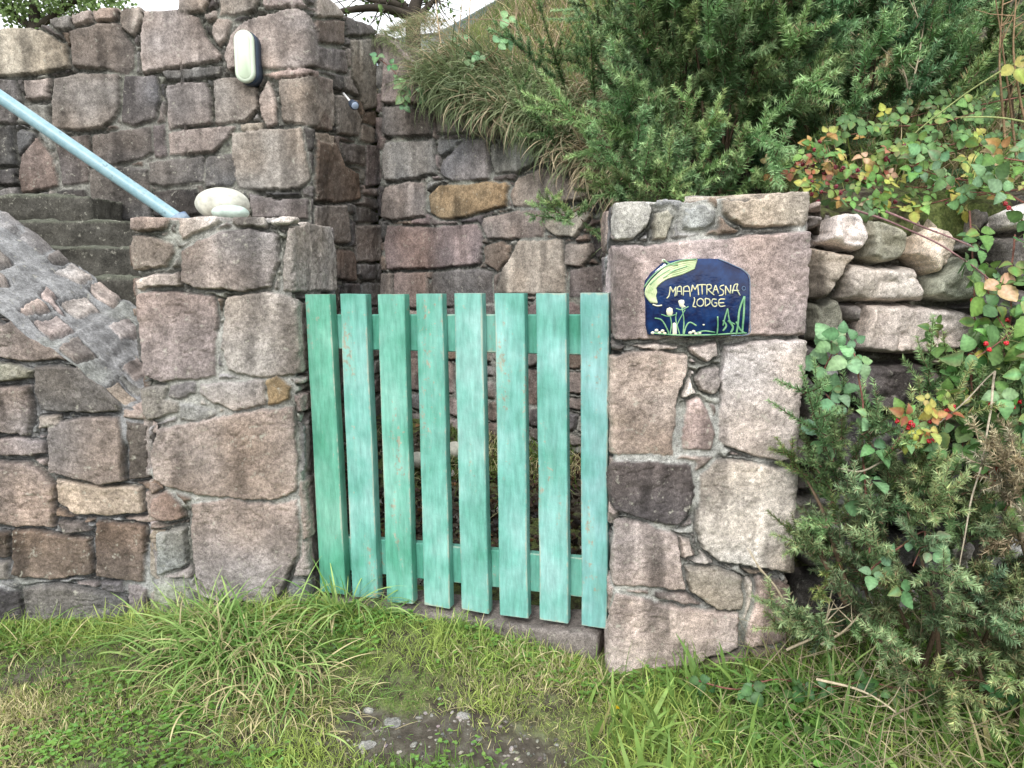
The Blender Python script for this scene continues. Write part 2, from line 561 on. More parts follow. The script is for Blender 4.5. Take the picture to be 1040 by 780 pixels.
scene.view_settings.view_transform = 'Standard'; scene.view_settings.look = 'None'
scene.view_settings.exposure = .78; scene.view_settings.gamma = 1
scene.render.engine = 'CYCLES'
scene.cycles.use_denoising = True
scene.cycles.max_bounces = 6; scene.cycles.diffuse_bounces = 3; scene.cycles.transparent_max_bounces = 4

# ------------------------------------------------------------------ traced stones
k3 = 350 / 1040
RA, RB, RC, RD = (0, 0, k3), (0, 200, k3), (0, 440, k3), (330, 0, k3)
RE, RF, RH, RK = (370, 120, 270 / 1040), (600, 180, 1 / 3), (590, 430, 270 / 780), (780, 180, 1 / 3)

# right gate pillar
rp_w = Wall([(.312, 2.58), (.300, 2.152), (.840, 2.152), (.86, 2.58)], True, [0, 1])
A_ = rp_w.add
A_('P', [(75,85),(120,70),(180,78),(188,95),(170,150),(130,190),(85,192),(70,150)], RF)
A_('m', [(195,105),(235,95),(255,115),(240,165),(225,195),(190,190),(188,140)], RF)
A_('g', [(285,95),(345,88),(378,105),(375,140),(350,158),(280,155)], RF)
A_('m', [(400,72),(540,55),(660,42),(680,60),(678,148),(560,155),(470,158),(425,130),(405,105)], RF)
A_('p', [(60,210),(200,205),(330,190),(500,178),(672,165),(680,300),(680,482),(480,482),(300,490),(100,500),(58,470),(45,330)], RF)
A_('P', [(120,520),(200,506),(285,520),(200,532)], RF)
A_('p', [(300,520),(385,498),(392,545),(360,565),(315,542)], RF)
A_('p', [(620,360),(667,357),(700,361),(699,380),(690,400),(686,425),(686,445),(683,464),(640,461),(619,455),(618,400)])
A_('q', [(714,376),(730,374),(735,388),(726,401),(712,399),(708,386)])
A_('p', [(697,410),(712,405),(722,425),(727,440),(722,458),(695,456),(693,430)])
A_('P', [(737,352),(770,345),(822,343),(828,400),(826,445),(820,470),(770,465),(738,455),(730,445),(733,395),(735,370)])
A_('k', [(95,105),(200,115),(325,120),(332,190),(320,270),(285,300),(200,285),(110,262),(85,180)], RH)
A_('P', [(350,150),(400,105),(520,120),(660,135),(665,300),(630,440),(480,415),(400,405),(360,370),(342,300)], RH)
A_('p', [(90,280),(180,290),(285,330),(295,400),(310,490),(200,480),(98,478),(80,390)], RH)
A_('p', [(295,335),(325,345),(338,390),(300,402)], RH)
A_('m', [(312,425),(400,425),(480,455),(475,552),(400,550),(320,500)], RH)
A_('p', [(522,455),(620,470),(625,540),(600,640),(490,665),(495,580),(510,540)], RH)
A_('p', [(95,500),(180,515),(300,545),(470,560),(465,660),(380,690),(250,760),(85,755),(70,640),(85,540)], RH)

# left gate pillar
lp_w = Wall([(-1.232, 2.45), (-.706, 2.45), (-.700, 2.97), (-1.232, 2.97)], True, [0, 1])
A_ = lp_w.add
A_('p', [(385,66),(450,63),(512,70),(502,95),(440,105),(382,98)], RB)
A_('P', [(536,72),(600,66),(672,66),(642,95),(546,130)], RB)
A_('p', [(690,63),(800,56),(812,80),(806,95),(720,92)], RB)
A_('P', [(815,68),(900,60),(918,75),(830,84)], RB)
A_('q', [(382,110),(450,115),(520,140),(532,170),(502,212),(400,226),(388,160)], RB)
A_('q', [(548,165),(600,130),(690,102),(750,96),(832,110),(838,200),(812,270),(750,285),(600,280),(550,260)], RB)
A_('p', [(870,88),(990,75),(1005,180),(1005,285),(850,285),(850,180)], RB)
A_('P', [(408,250),(480,232),(540,225),(547,270),(412,280)], RB)
A_('r', [(408,290),(520,285),(642,300),(652,400),(650,540),(600,550),(470,560),(440,540),(418,400)], RB)
A_('p', [(682,300),(800,285),(900,305),(925,320),(932,420),(935,520),(780,547),(690,522),(670,450),(673,350)], RB)
A_('q', [(410,578),(500,565),(502,610),(540,620),(535,650),(440,680),(412,640)], RB)
A_('d', [(508,572),(585,555),(590,590),(545,615),(510,605)], RB)
A_('p', [(600,565),(720,555),(800,550),(800,630),(700,645),(630,610),(600,590)], RB)
A_('o', [(803,550),(840,543),(878,575),(872,610),(806,632)], RB)
A_('g', [(543,622),(650,640),(650,660),(600,682),(543,672)], RB)
A_('p', [(160,435),(205,427),(250,418),(299,412),(303,470),(300,500),(275,509),(240,507),(200,503),(168,494),(156,487),(154,460)])
A_('p', [(573,215),(700,200),(820,215),(895,200),(905,300),(905,360),(870,430),(845,492),(800,517),(700,500),(620,470),(588,430),(573,330)], RC)
A_('b', [(445,200),(500,172),(550,220),(555,258),(500,268),(440,255)], RC)
A_('g', [(470,300),(555,285),(560,400),(470,430)], RC)
A_('G', [(440,460),(560,450),(590,500),(700,530),(840,530),(840,600),(440,600)], RC)

# parapet wall left of the pillar
lw_w = Wall([(-3.3, 2.47), (-1.19, 2.47)])
A_ = lw_w.add
A_('q', [(-60,340),(0,385),(60,370),(130,410),(190,470),(195,495),(100,498),(-60,480)], RB)
A_('G', [(-60,500),(60,503),(95,525),(85,550),(-60,562)], RB)
A_('d', [(100,510),(200,513),(290,520),(355,570),(360,650),(240,655),(120,645),(98,580)], RB)
A_('q', [(-60,572),(85,570),(95,640),(85,720),(-60,715)], RB)
A_('m', [(110,660),(180,655),(182,685),(120,707)], RB)
A_('q', [(49,430),(75,426),(100,423),(122,425),(125,460),(127,490),(100,492),(70,485),(50,478),(48,450)])
A_('d', [(128,427),(150,430),(152,485),(130,487)])
A_('m', [(212,450),(260,460),(312,512),(260,516),(208,485)], RB)
A_('p', [(-20,20),(60,10),(130,30),(130,65),(-20,70)], RC)
A_('p', [(-60,85),(80,85),(130,110),(160,160),(165,285),(100,285),(-60,275)], RC)
A_('m', [(165,140),(280,155),(425,165),(432,240),(330,250),(230,245),(170,210)], RC)
A_('d', [(175,262),(250,268),(275,298),(200,305)], RC)
A_('b', [(35,290),(140,300),(270,320),(277,430),(150,442),(38,430)], RC)
A_('b', [(288,268),(400,273),(440,280),(440,447),(430,447),(288,432)], RC)
A_('b', [(-40,300),(25,300),(27,375),(-40,375)], RC)
A_('d', [(70,465),(160,455),(290,480),(380,500),(390,590),(200,610),(90,600)], RC)
A_('k', [(-60,450),(60,480),(80,560),(-60,600)], RC)
A_('d', [(300,450),(370,445),(380,480),(310,475)], RC)
# the sloping top: large flakes bedded in mortar, (u along wall, distance back)
U0 = 3.3 - 1.67
for cd, q in [('P', [(.02,.26),(.09,.24),(.11,.36),(.04,.40)]), ('p', [(.03,.08),(.10,.06),(.12,.17),(.05,.2)]), ('P', [(.17,.30),(.23,.28),(.24,.40),(.18,.42)]),
              ('q', [(.14,.03),(.20,.02),(.22,.12),(.15,.14)]), ('p', [(.28,.16),(.34,.14),(.35,.24),(.29,.26)]), ('P', [(.38,.26),(.43,.24),(.44,.36),(.39,.38)]),
              ('m', [(.30,.0),(.37,.0),(.38,.06),(.31,.08)]), ('P', [(.39,.0),(.45,.0),(.45,.09),(.40,.10)]), ('P', [(-.08,.40),(.0,.42),(.01,.52),(-.07,.52)])]:
    lw_w.top.append(np.array([(U0 + a, b) for a, b in q])); lw_w.tc.append(cd)

# high wall behind, left
bl_w = Wall([(-4.6, 4.15), (-1.08, 4.15), (-.85, 4.87)])
A_ = bl_w.add
for cd, q in [
 ('m', [(-60,100),(60,80),(120,88),(195,130),(206,200),(150,215),(40,230),(-60,235)]), ('g', [(145,60),(215,50),(215,85),(170,92)]),
 ('p', [(215,44),(275,36),(280,65),(225,78)]), ('p', [(282,34),(355,26),(355,60),(290,68)]), ('p', [(362,30),(430,24),(420,80),(400,110),(365,85)]),
 ('q', [(215,92),(300,70),(360,72),(380,112),(400,130),(407,200),(385,225),(320,210),(220,200),(213,130)]), ('b', [(188,95),(212,95),(210,150),(195,122)]),
 ('p', [(430,38),(520,28),(600,48),(622,110),(667,165),(660,182),(560,200),(430,222),(425,120)]), ('p', [(540,-20),(640,-20),(612,30),(560,40),(538,35)]),
 ('q', [(660,-20),(780,-20),(772,30),(710,48),(665,45)]), ('q', [(615,40),(655,28),(655,55),(625,65)]), ('p', [(640,80),(660,57),(702,62),(690,100),(660,142),(640,110)]),
 ('p', [(676,172),(700,102),(740,62),(800,45),(880,18),(940,50),(960,100),(965,202),(900,210),(800,207),(690,215)]),
 ('p', [(785,-20),(880,-20),(930,18),(1000,40),(980,50),(900,18),(800,22)]), ('d', [(490,213),(580,203),(667,193),(667,225),(560,240),(500,245)]),
 ('p', [(780,225),(870,210),(960,215),(955,235),(830,237)]), ('q', [(163,235),(240,220),(362,225),(367,310),(355,350),(310,385),(240,395),(158,385),(153,300)]),
 ('p', [(70,240),(150,235),(145,295),(75,300)]), ('d', [(-40,240),(45,240),(62,300),(40,375),(-40,370)]), ('d', [(375,230),(470,225),(482,300),(470,360),(400,380),(370,370)]),
 ('q', [(500,258),(560,245),(620,245),(637,290),(640,372),(510,390),(505,320)]), ('q', [(642,238),(700,230),(772,240),(777,330),(745,367),(650,377)]),
 ('p', [(780,290),(810,240),(830,300),(835,372),(805,390),(785,350)]), ('q', [(838,240),(920,230),(987,240),(1007,290),(1007,380),(960,390),(850,367)]),
 ('d', [(65,388),(112,402),(60,478),(48,400)]), ('k', [(-40,385),(40,380),(46,500),(-40,505)]), ('d', [(278,405),(360,395),(455,378),(462,460),(430,480),(340,500),(278,480)]),
 ('d', [(462,378),(500,375),(502,470),(465,475)]), ('q', [(510,400),(600,385),(712,380),(692,420),(640,462),(510,467)]),
 ('p', [(702,400),(800,390),(912,385),(922,460),(942,540),(900,572),(720,572),(700,480)]), ('m', [(725,375),(790,368),(790,393),(730,395)]),
 ('b', [(62,480),(112,410),(162,480),(177,560),(70,587),(55,540)]), ('d', [(165,420),(267,405),(272,500),(265,550),(190,562),(180,480)]),
 ('d', [(453,490),(530,480),(612,470),(617,550),(500,562),(453,555)]), ('d', [(620,475),(702,460),(717,540),(700,562),(620,565)]),
 ('d', [(270,510),(350,500),(448,510),(453,600),(458,670),(350,667),(278,670)]), ('k', [(460,575),(590,570),(602,650),(465,655)]),
 ('k', [(170,575),(260,570),(265,650),(175,662)]), ('q', [(750,580),(830,600),(932,600),(932,662),(760,657)]),
 ('m', [(950,400),(1007,405),(1002,450),(955,440)]), ('b', [(970,460),(1030,470),(1042,600),(975,600)]), ('k', [(278,680),(380,680),(380,760),(278,760)])]:
    A_(cd, q, RA)
for cd, q in [
 ('b', [(-30,60),(62,60),(62,132),(-30,130)]), ('q', [(78,118),(160,116),(162,325),(120,332),(83,230)]), ('q', [(-30,138),(60,150),(70,222),(-30,205)]),
 ('q', [(-30,225),(20,240),(22,395),(-30,390)]), ('q', [(30,285),(72,290),(112,360),(102,412),(38,402)]), ('b', [(-30,418),(30,430),(60,502),(102,522),(112,602),(40,612),(-30,605)]),
 ('d', [(48,430),(118,438),(120,502),(62,490)]), ('d', [(122,438),(165,438),(163,562),(122,562)]), ('q', [(-30,618),(62,620),(77,732),(-30,737)]),
 ('d', [(85,620),(162,640),(162,672),(92,672)]), ('q', [(90,680),(167,680),(167,790),(95,790)]), ('d', [(60,-30),(120,60),(165,105),(70,108),(62,50)]),
 ('p', [(-30,-20),(40,-20),(60,52),(-30,52)])]:
    A_(cd, q, RD)

rc_w = Wall([(-.85, 4.87), (.52, 3.92), (.93, 3.25), (.90, 2.60)], vis=[0, 1])
A_ = rc_w.add
for cd, q in [
 ('d', [(388,108),(437,111),(438,137),(392,139),(388,136)]), ('q', [(388,40),(402,42),(420,62),(440,92),(438,106),(388,105)]),
 ('q', [(443,112),(478,108),(480,134),(444,136)]), ('q', [(484,112),(525,108),(540,130),(510,140),(487,137)])]:
    A_(cd, q)
for cd, q in [
 ('g', [(80,92),(267,85),(277,215),(200,235),(85,247),(65,170)]), ('g', [(293,85),(395,80),(350,120),(300,150),(283,130)]),
 ('g', [(300,167),(402,80),(482,85),(492,240),(340,247),(290,217)]), ('g', [(495,100),(600,90),(640,110),(687,170),(600,212),(510,217),(490,160)]),
 ('d', [(505,225),(600,215),(580,245),(500,240)]), ('r', [(80,270),(160,250),(237,250),(237,380),(110,402),(65,390)]),
 ('o', [(250,300),(290,260),(380,262),(480,248),(547,250),(567,270),(552,345),(450,372),(380,392),(300,394),(258,370)]),
 ('p', [(568,300),(600,230),(700,195),(780,230),(880,270),(890,312),(700,337),(580,347)]), ('r', [(90,420),(280,425),(442,413),(457,460),(452,570),(300,587),(95,592),(80,500)]),
 ('r', [(470,390),(600,360),(702,360),(702,460),(600,472),(480,472),(460,420)]), ('m', [(708,360),(860,340),(887,380),(852,430),(820,467),(745,462),(703,430)]),
 ('b', [(465,500),(540,480),(572,500),(557,560),(520,602),(470,572)]), ('m', [(600,480),(770,473),(777,560),(787,690),(522,690),(540,600),(575,540)]),
 ('q', [(785,490),(900,485),(907,520),(852,582),(785,577)]), ('r', [(112,605),(240,600),(247,680),(247,745),(115,740)]),
 ('d', [(270,600),(430,590),(502,600),(502,722),(268,742)]), ('d', [(800,592),(960,570),(965,700),(800,700)]), ('k', [(880,440),(960,400),(967,552),(910,552)])]:
    A_(cd, q, RE)

# dry stone wall, right
dw_w = Wall([(.80, 2.33), (1.55, 2.31), (3.0, 2.12)])
A_ = dw_w.add
for cd, q in [
 ('w', [(158,195),(182,118),(210,106),(272,106),(298,145),(300,182),(285,225),(230,222)]), ('G', [(287,245),(302,123),(350,128),(420,168),(420,228),(400,258),(340,266)]),
 ('m', [(415,240),(440,178),(490,148),(540,158),(565,215),(530,270),(500,298),(460,270)]), ('m', [(135,208),(270,235),(240,280),(200,320),(158,377),(135,372)]),
 ('P', [(225,290),(250,264),(350,270),(440,275),(465,320),(470,380),(380,382),(240,382),(223,370)]), ('G', [(480,310),(580,240),(640,260),(660,330),(640,392),(540,378),(480,360)]),
 ('G', [(130,385),(210,367),(228,390),(230,480),(190,515),(130,500)]), ('p', [(265,510),(300,387),(400,382),(560,397),(660,420),(690,450),(640,500),(480,548),(350,540),(270,535)]),
 ('d', [(239,388),(287,390),(270,450),(235,440)]), ('g', [(130,115),(172,110),(168,150),(135,155)]), ('p', [(130,68),(165,66),(165,105),(132,107)]),
 ('k', [(285,572),(460,567),(540,600),(560,690),(420,720),(290,702),(205,640)]), ('g', [(135,580),(220,580),(230,632),(150,622)]),
 ('w', [(690,100),(800,70),(850,110),(780,165),(700,162)]), ('d', [(580,398),(680,340),(780,335),(790,450),(705,448)]),
 ('k', [(170,650),(280,722),(400,742),(540,762),(500,900),(200,900)])]:
    A_(cd, q, RK)

def Hpix(w, pts):
    a = sorted([w.pix(*p) for p in pts])
    us_, zs = [p[0] for p in a], [p[1] for p in a]
    return lambda u: float(np.interp(u, us_, zs))

e = empty('gate_pillar', (.56, 2.36, -.08), 'square pale granite gate pillar carrying the blue house sign', 'pillar', 'stone pillars either side of the gate')
L = rp_w.c[-1]
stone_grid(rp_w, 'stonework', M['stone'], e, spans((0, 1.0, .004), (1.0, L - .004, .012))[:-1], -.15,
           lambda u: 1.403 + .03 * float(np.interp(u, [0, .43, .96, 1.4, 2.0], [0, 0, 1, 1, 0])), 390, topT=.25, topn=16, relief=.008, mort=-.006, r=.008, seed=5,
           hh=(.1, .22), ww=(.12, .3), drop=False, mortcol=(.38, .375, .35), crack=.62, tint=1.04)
e = empty('gate_pillar', (-.97, 2.71, -.05), 'square grey stone gate pillar with two smooth pebbles on its top', 'pillar', 'stone pillars either side of the gate')
L = lp_w.c[-1]
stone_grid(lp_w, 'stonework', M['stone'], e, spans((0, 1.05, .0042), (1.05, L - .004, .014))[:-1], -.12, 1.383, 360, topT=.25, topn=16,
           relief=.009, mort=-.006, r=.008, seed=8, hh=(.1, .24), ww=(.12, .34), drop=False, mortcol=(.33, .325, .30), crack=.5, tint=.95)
e = empty('parapet_wall', (-2.2, 2.7, -.05), 'low stone stair parapet with a sloping top of flakes set in mortar', 'wall')
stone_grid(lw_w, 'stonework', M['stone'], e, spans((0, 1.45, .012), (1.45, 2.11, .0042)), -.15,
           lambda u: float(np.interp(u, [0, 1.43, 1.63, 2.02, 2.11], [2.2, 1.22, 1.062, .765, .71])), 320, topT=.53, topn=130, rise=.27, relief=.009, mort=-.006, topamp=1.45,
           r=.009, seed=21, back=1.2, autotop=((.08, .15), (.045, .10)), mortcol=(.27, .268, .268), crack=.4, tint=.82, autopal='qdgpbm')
e = empty('retaining_wall', (-2.4, 4.4, 0), 'high weathered stone wall behind the steps, with an oval lamp fixed to it', 'wall', 'high stone walls behind the gate')
Hb = Hpix(bl_w, [(-300,30),(0,30),(30,29),(48,24),(52,19),(72,17),(75,13),(92,12),(95,10),(118,9),(122,8),(140,7),(147,12),(180,10),(182,-6),(225,-10),(320,-6),(340,4),(353,18),(368,24),(386,30),(392,38)])
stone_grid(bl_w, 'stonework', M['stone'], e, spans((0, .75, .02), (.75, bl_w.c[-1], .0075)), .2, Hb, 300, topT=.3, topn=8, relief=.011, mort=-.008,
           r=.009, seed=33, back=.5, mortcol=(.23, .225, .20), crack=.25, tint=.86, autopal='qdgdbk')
e = empty('retaining_wall', (.1, 4.5, 0), 'recessed stone wall behind the gate with grass hanging over its top', 'wall', 'high stone walls behind the gate')
Hr0 = Hpix(rc_w, [(387,36),(402,44),(415,60),(440,84),(480,104),(540,122),(580,148),(620,185)])
Hr = lambda u: Hr0(u) if u < rc_w.c[1] + .15 else 1.40
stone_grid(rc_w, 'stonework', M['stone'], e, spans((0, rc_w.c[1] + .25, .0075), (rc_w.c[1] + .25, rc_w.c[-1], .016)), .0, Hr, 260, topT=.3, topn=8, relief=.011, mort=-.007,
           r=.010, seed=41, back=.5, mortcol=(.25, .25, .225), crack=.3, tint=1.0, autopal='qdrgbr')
e = empty('dry_stone_wall', (1.8, 2.4, 0), 'loose dry stone wall of mixed boulders beside the right pillar, under brambles', 'wall')
Hd = Hpix(dw_w, [(800,203),(834,200),(838,213),(848,216),(872,214),(880,219),(900,220),(925,232),(945,228),(968,236),(990,240),(1008,214),(1040,200)])
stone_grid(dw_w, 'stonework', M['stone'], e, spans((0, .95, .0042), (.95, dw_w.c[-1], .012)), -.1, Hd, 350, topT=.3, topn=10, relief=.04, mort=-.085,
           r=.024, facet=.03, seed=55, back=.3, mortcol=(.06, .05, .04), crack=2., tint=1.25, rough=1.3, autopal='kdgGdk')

# ------------------------------------------------------------------ ground
LOW = np.array([(-4.9, 2.6), (-4.9, 4.32), (-1.16, 4.32), (-1.02, 4.99), (-.84, 5.07), (.64, 4.04), (1.08, 3.28), (1.05, 2.5), (.6, 2.35), (-4.9, 2.35)])
def front(x, y):
    b = np.interp(x, [-6, -2, -1.5, -.9, -.55, -.1, .3, .7, 1.1, 3], [0, 0, .0, .07, .07, .06, .0, .06, .13, .2])
    r_ = np.clip((y - 1.65) / .6, 0, 1)
    return -.075 + (b + .075) * r_
def height(x, y):
    shp = np.shape(x); x = np.atleast_1d(np.asarray(x, float)).ravel(); y = np.atleast_1d(np.asarray(y, float)).ravel()
    lo = np.where(y < 2.6, front(x, np.minimum(y, 2.35)), .07 + (y - 2.6) * .11)
    t = np.clip((y - 2.35) / .25, 0, 1)
    lo = front(x, np.minimum(y, 2.35)) * (1 - t) + (.07 + (y - 2.6) * .11) * t
    hi = 1.43 + .36 * (y - 2.5) + np.clip(x + .8, 0, 2) * np.clip(y - 4.3, 0, 2.5) * .32
    hi = np.minimum(hi, 4.6)
    hl = 2.42 + np.clip(y - 5, 0, 5) * .13
    s = sstep(-1.15, -.75, x); hi = hl * (1 - s) + hi * s
    hi = np.where(y > 12, hi, hi)
    P = np.stack([x, y], 1)
    d = sdf(P, LOW)
    m = (y < 2.42) | (d > 0)
    z = np.where(m, lo, hi)
    S = np.stack([x, y, x * 0], 1)
    near = np.exp(-((y - 3) / 6) ** 2 - (x / 7) ** 2)
    z = z + (fbm(S, 3.5, 3, 71) * .025 + fbm(S, 14, 3, 72) * .012) * near * np.where(m, 1, 2.0)
    return z if shp else z[0]
def axis(a, b, st, lo, hi):
    c = list(np.arange(a, b + 1e-6, st)); s = st; v = c[-1]
    while v < hi: s *= 1.35; v += s; c.append(v)
    s = st; v = c[0]; pre = []
    while v > lo: s *= 1.35; v -= s; pre.append(v)
    return np.array(pre[::-1] + c)
gx = axis(-3.6, 3.2, .022, -300, 300); gy = axis(1.1, 7.0, .022, -300, 300)
GX, GY = np.meshgrid(gx, gy)
gz = height(GX.ravel(), GY.ravel())
gv = np.stack([GX.ravel(), GY.ravel(), gz], 1)
nx_, ny_ = len(gx), len(gy)
ii = (np.arange(ny_ - 1)[:, None] * nx_ + np.arange(nx_ - 1)[None]).ravel()
gf = np.stack([ii, ii + 1, ii + nx_ + 1, ii + nx_], 1)
def mat_ground():
    t = NT('soil_and_moss'); P = t.pos()
    a = t.noise(2.6, P, 5, .6); b = t.noise(26, P, 5, .65); c = t.noise(140, P, 3, .6)
    base = t.ramp(b, [(.3, (.028, .022, .016)), (.48, (.075, .062, .046)), (.62, (.15, .135, .11)), (.75, (.26, .25, .22))])
    moss = t.ramp(c, [(.3, (.06, .085, .025)), (.6, (.17, .21, .06)), (.8, (.28, .27, .13))])
    f = t.ramp(t.mix(.45, a, b), [(.46, .0), (.56, .85)])
    bp = t.math('SUBTRACT', 1.0, t.attr().outputs['Fac'], True)
    col = t.mix(t.math('MULTIPLY', f, bp), t.mix(t.math('MULTIPLY', t.math('SUBTRACT', 1.0, bp), .45), base, (.085, .075, .062)), moss)
    return t.bsdf(col, .95, t.mix(.5, b, c), .9, .012, .15)
M['ground'] = mat_ground()
PATCH = [(-.22, 1.85, .30, .11), (.0, 1.80, .18, .08), (-.40, 1.92, .12, .04)]     # bare soil
def bare(P):
    m = np.zeros(len(P))
    for cx, cy, rx, ry in PATCH:
        q = ((P[:, 0] - cx) / rx) ** 2 + ((P[:, 1] - cy) / ry) ** 2
        m = np.maximum(m, np.clip(1.25 - q, 0, 1))
    return np.clip(m + .45 * fbm(P, 9, 3, 5), 0, 1) * (m > 0)
g = mkobj('ground', gv, gf, M['ground'], org=(0, 0, 0), cols=np.tile(bare(gv * (1, 1, 0))[:, None], (1, 3))); tag(g, 'grassy earth verge and bank', None, None, 'structure')
if 'category' in g: del g['category']

def zat(P):
    return height(P[:, 0], P[:, 1])

# ------------------------------------------------------------------ rough blocks
def rough_box(lo, hi, st, amp, seed, rnd=.012):
    lo, hi = np.array(lo, float), np.array(hi, float); sz = hi - lo
    n = np.maximum(2, np.round(sz / st).astype(int)); acc = {}; V = []; Fc = []
    def vid(i, j, k):
        if (i, j, k) not in acc: acc[(i, j, k)] = len(V); V.append((i, j, k))
        return acc[(i, j, k)]
    for ax in range(3):
        a, b = [q for q in range(3) if q != ax]
        for side in (0, n[ax]):
            for p in range(n[a]):
                for q in range(n[b]):
                    c = []
                    for dp, dq in ((0, 0), (1, 0), (1, 1), (0, 1)):
                        v = [0, 0, 0]; v[ax] = side; v[a] = p + dp; v[b] = q + dq; c.append(vid(*v))
                    flip = (side == 0) ^ (ax == 1)
                    Fc.append(c[::-1] if flip else c)
    V = np.array(V, float) / n * sz + lo
    c = (lo + hi) / 2; q = (V - c); inner = sz / 2 - rnd
    k = np.clip(q, -inner, inner); dlt = q - k; dn = np.linalg.norm(dlt, axis=1, keepdims=True) + 1e-9
    V = c + k + dlt / dn * np.minimum(dn, rnd)
    nr = dlt / dn
    V = V + nr * (fbm(V, 9, 3, seed) * amp + noise(V, 60, seed + 1) * amp * .25)[:, None]
    return V, np.array(Fc)

st = empty('stone_steps', (-2.4, 3.6, .1), 'dark mossy stone steps climbing behind the parapet wall', 'steps')
for i, (Y, z, xr) in enumerate([(2.98, .92, -1.26), (3.1, 1.06, -1.22), (3.25, 1.197, -1.24), (3.42, 1.335, -1.46), (3.60, 1.465, -2.0), (3.80, 1.60, -2.45)]):
    V, Fc = rough_box((-4.5, Y, .0), (xr + .35, min(Y + .6, 4.13), z), .018, .026, 90 + i, .010)
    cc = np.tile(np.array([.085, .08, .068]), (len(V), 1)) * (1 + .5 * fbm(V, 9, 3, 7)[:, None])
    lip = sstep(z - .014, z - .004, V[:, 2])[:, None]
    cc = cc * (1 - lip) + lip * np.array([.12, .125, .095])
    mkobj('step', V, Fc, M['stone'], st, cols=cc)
# ------------------------------------------------------------------ gate
GA, GB = np.array([-.690, 2.50]), np.array([.2835, 2.20])
gt = (GB - GA) / np.linalg.norm(GB - GA); gn = np.array([gt[1], -gt[0]])     # gn points to the viewer
def gpix(px, py, off=0.):
    d = ray(px, py); o = GA - gn * off
    k = gn @ (o - CAM[:2]) / (gn @ d[:2]); return CAM + d * k
def mat_paint():
    t = NT('old_green_paint'); P = t.pos(); uv = t.n('ShaderNodeUVMap'); uv.uv_map = 'UVMap'
    sx = t.n('ShaderNodeSeparateXYZ'); t.l(uv.outputs[0], sx.inputs[0])
    mp = t.n('ShaderNodeMapping'); mp.inputs['Scale'].default_value = (1, 1, .16); t.l(P, mp.inputs[0])
    gr = t.noise(70, mp.outputs[0], 4, .65); gr2 = t.noise(16, mp.outputs[0], 4, .6); bl = t.noise(5.5, P, 3, .6); fn = t.noise(55, P, 5, .7)
    A = t.attr()
    c = t.ramp(bl, [(.30, (.095, .335, .25)), (.5, (.17, .435, .365)), (.68, (.27, .53, .475))])
    c = t.mix(1.0, c, A.outputs['Color'], 'MULTIPLY')
    c = t.mix(1.0, c, t.ramp(gr, [(.3, .74), (.7, 1.16)]), 'MULTIPLY')
    c = t.mix(t.ramp(gr2, [(.55, 0.), (.72, .5)]), c, (.30, .56, .48))
    # edge wear from the board's own uv
    def ed(o, k):
        a = t.math('SUBTRACT', 1.0, o); m_ = t.math('MINIMUM', o, a); return t.math('MULTIPLY', m_, k)
    e1 = ed(sx.outputs[0], 26.); e2 = ed(sx.outputs[1], 90.)
    e_ = t.math('MINIMUM', e1, e2, True)
    thr = t.math('SUBTRACT', t.ramp(t.mix(.6, fn, bl), [(.46, .0), (.66, 1.)]), e_)
    wear = t.ramp(thr, [(.0, .0), (.35, .7)])
    wood = t.ramp(gr, [(.3, (.22, .17, .12)), (.7, (.50, .43, .33))])
    palew = t.mix(.55, wood, (.50, .62, .50))
    c = t.mix(wear, c, palew)
    chip = t.ramp(t.mix(.5, fn, gr2), [(.585, 0.), (.625, .75)])
    c = t.mix(chip, c, wood)
    h = t.mix(.5, gr, fn)
    rgh = t.ramp(fn, [(.3, .42), (.7, .7)])
    return t.bsdf(c, rgh, h, .8, .0035, .4)
M['paint'] = mat_paint()
def board(fl, fr, br, bl, thick, back, name, parent, tint, seg=26, twist=0.):
    """fl..: the four front corners (top-left, top-right, bottom-right, bottom-left) in world space; extruded by back vector"""
    fl, fr, br, bl = [np.asarray(c, float) for c in (fl, fr, br, bl)]
    bk = np.asarray(back, float) * thick
    r = .0028; V = []; F_ = []; UV = []
    # section ring of 8 points (bevelled corners), swept down the board
    n = seg + 1
    for i in range(n):
        f = i / seg
        l, rr = fl + (bl - fl) * f, fr + (br - fr) * f
        w = rr - l; wl = np.linalg.norm(w); w = w / wl; b = bk / thick
        ring = [l + w * r, rr - w * r, rr + b * r, rr + bk - b * r, rr + bk - w * r, l + bk + w * r, l + bk - b * r, l + b * r]
        V += ring
    V = np.array(V)
    V += (fbm(V, 6, 2, int(abs(fl[0]) * 1000) % 97) * .0022)[:, None] * np.array([1., -1., 0])
    faceu = [(0, 1, .0, 1.), (1, 2, .98, 1.02), (2, 3, .0, 1.), (3, 4, .98, 1.), (4, 5, 0., 1.), (5, 6, .0, .02), (6, 7, 0., 1.), (7, 0, .0, .02)]
    for i in range(seg):
        for k in range(8):
            k2 = (k + 1) % 8
            F_.append((i * 8 + k, (i + 1) * 8 + k, (i + 1) * 8 + k2, i * 8 + k2))
            _, _, a, b_ = faceu[k]; v0, v1 = 1 - i / seg, 1 - (i + 1) / seg
            UV += [(a, v0), (a, v1), (b_, v1), (b_, v0)]
    for base, rev in ((0, False), (seg * 8, True)):
        f = [base + k for k in range(8)]
        if rev: f = f[::-1]
        F_.append(tuple(f)); UV += [(.02, .001)] * 8
    cols = np.tile(np.array(tint, float), (len(V), 1))
    o = mkobj(name, V, F_, M['paint'], parent, cols=cols, uvs=UV, smooth=False)
    return o
gate = empty('garden_gate', (GA[0], GA[1], .09), 'weathered turquoise green wooden picket gate between the two pillars', 'gate')
bk3 = np.array([-gn[0], -gn[1], 0])
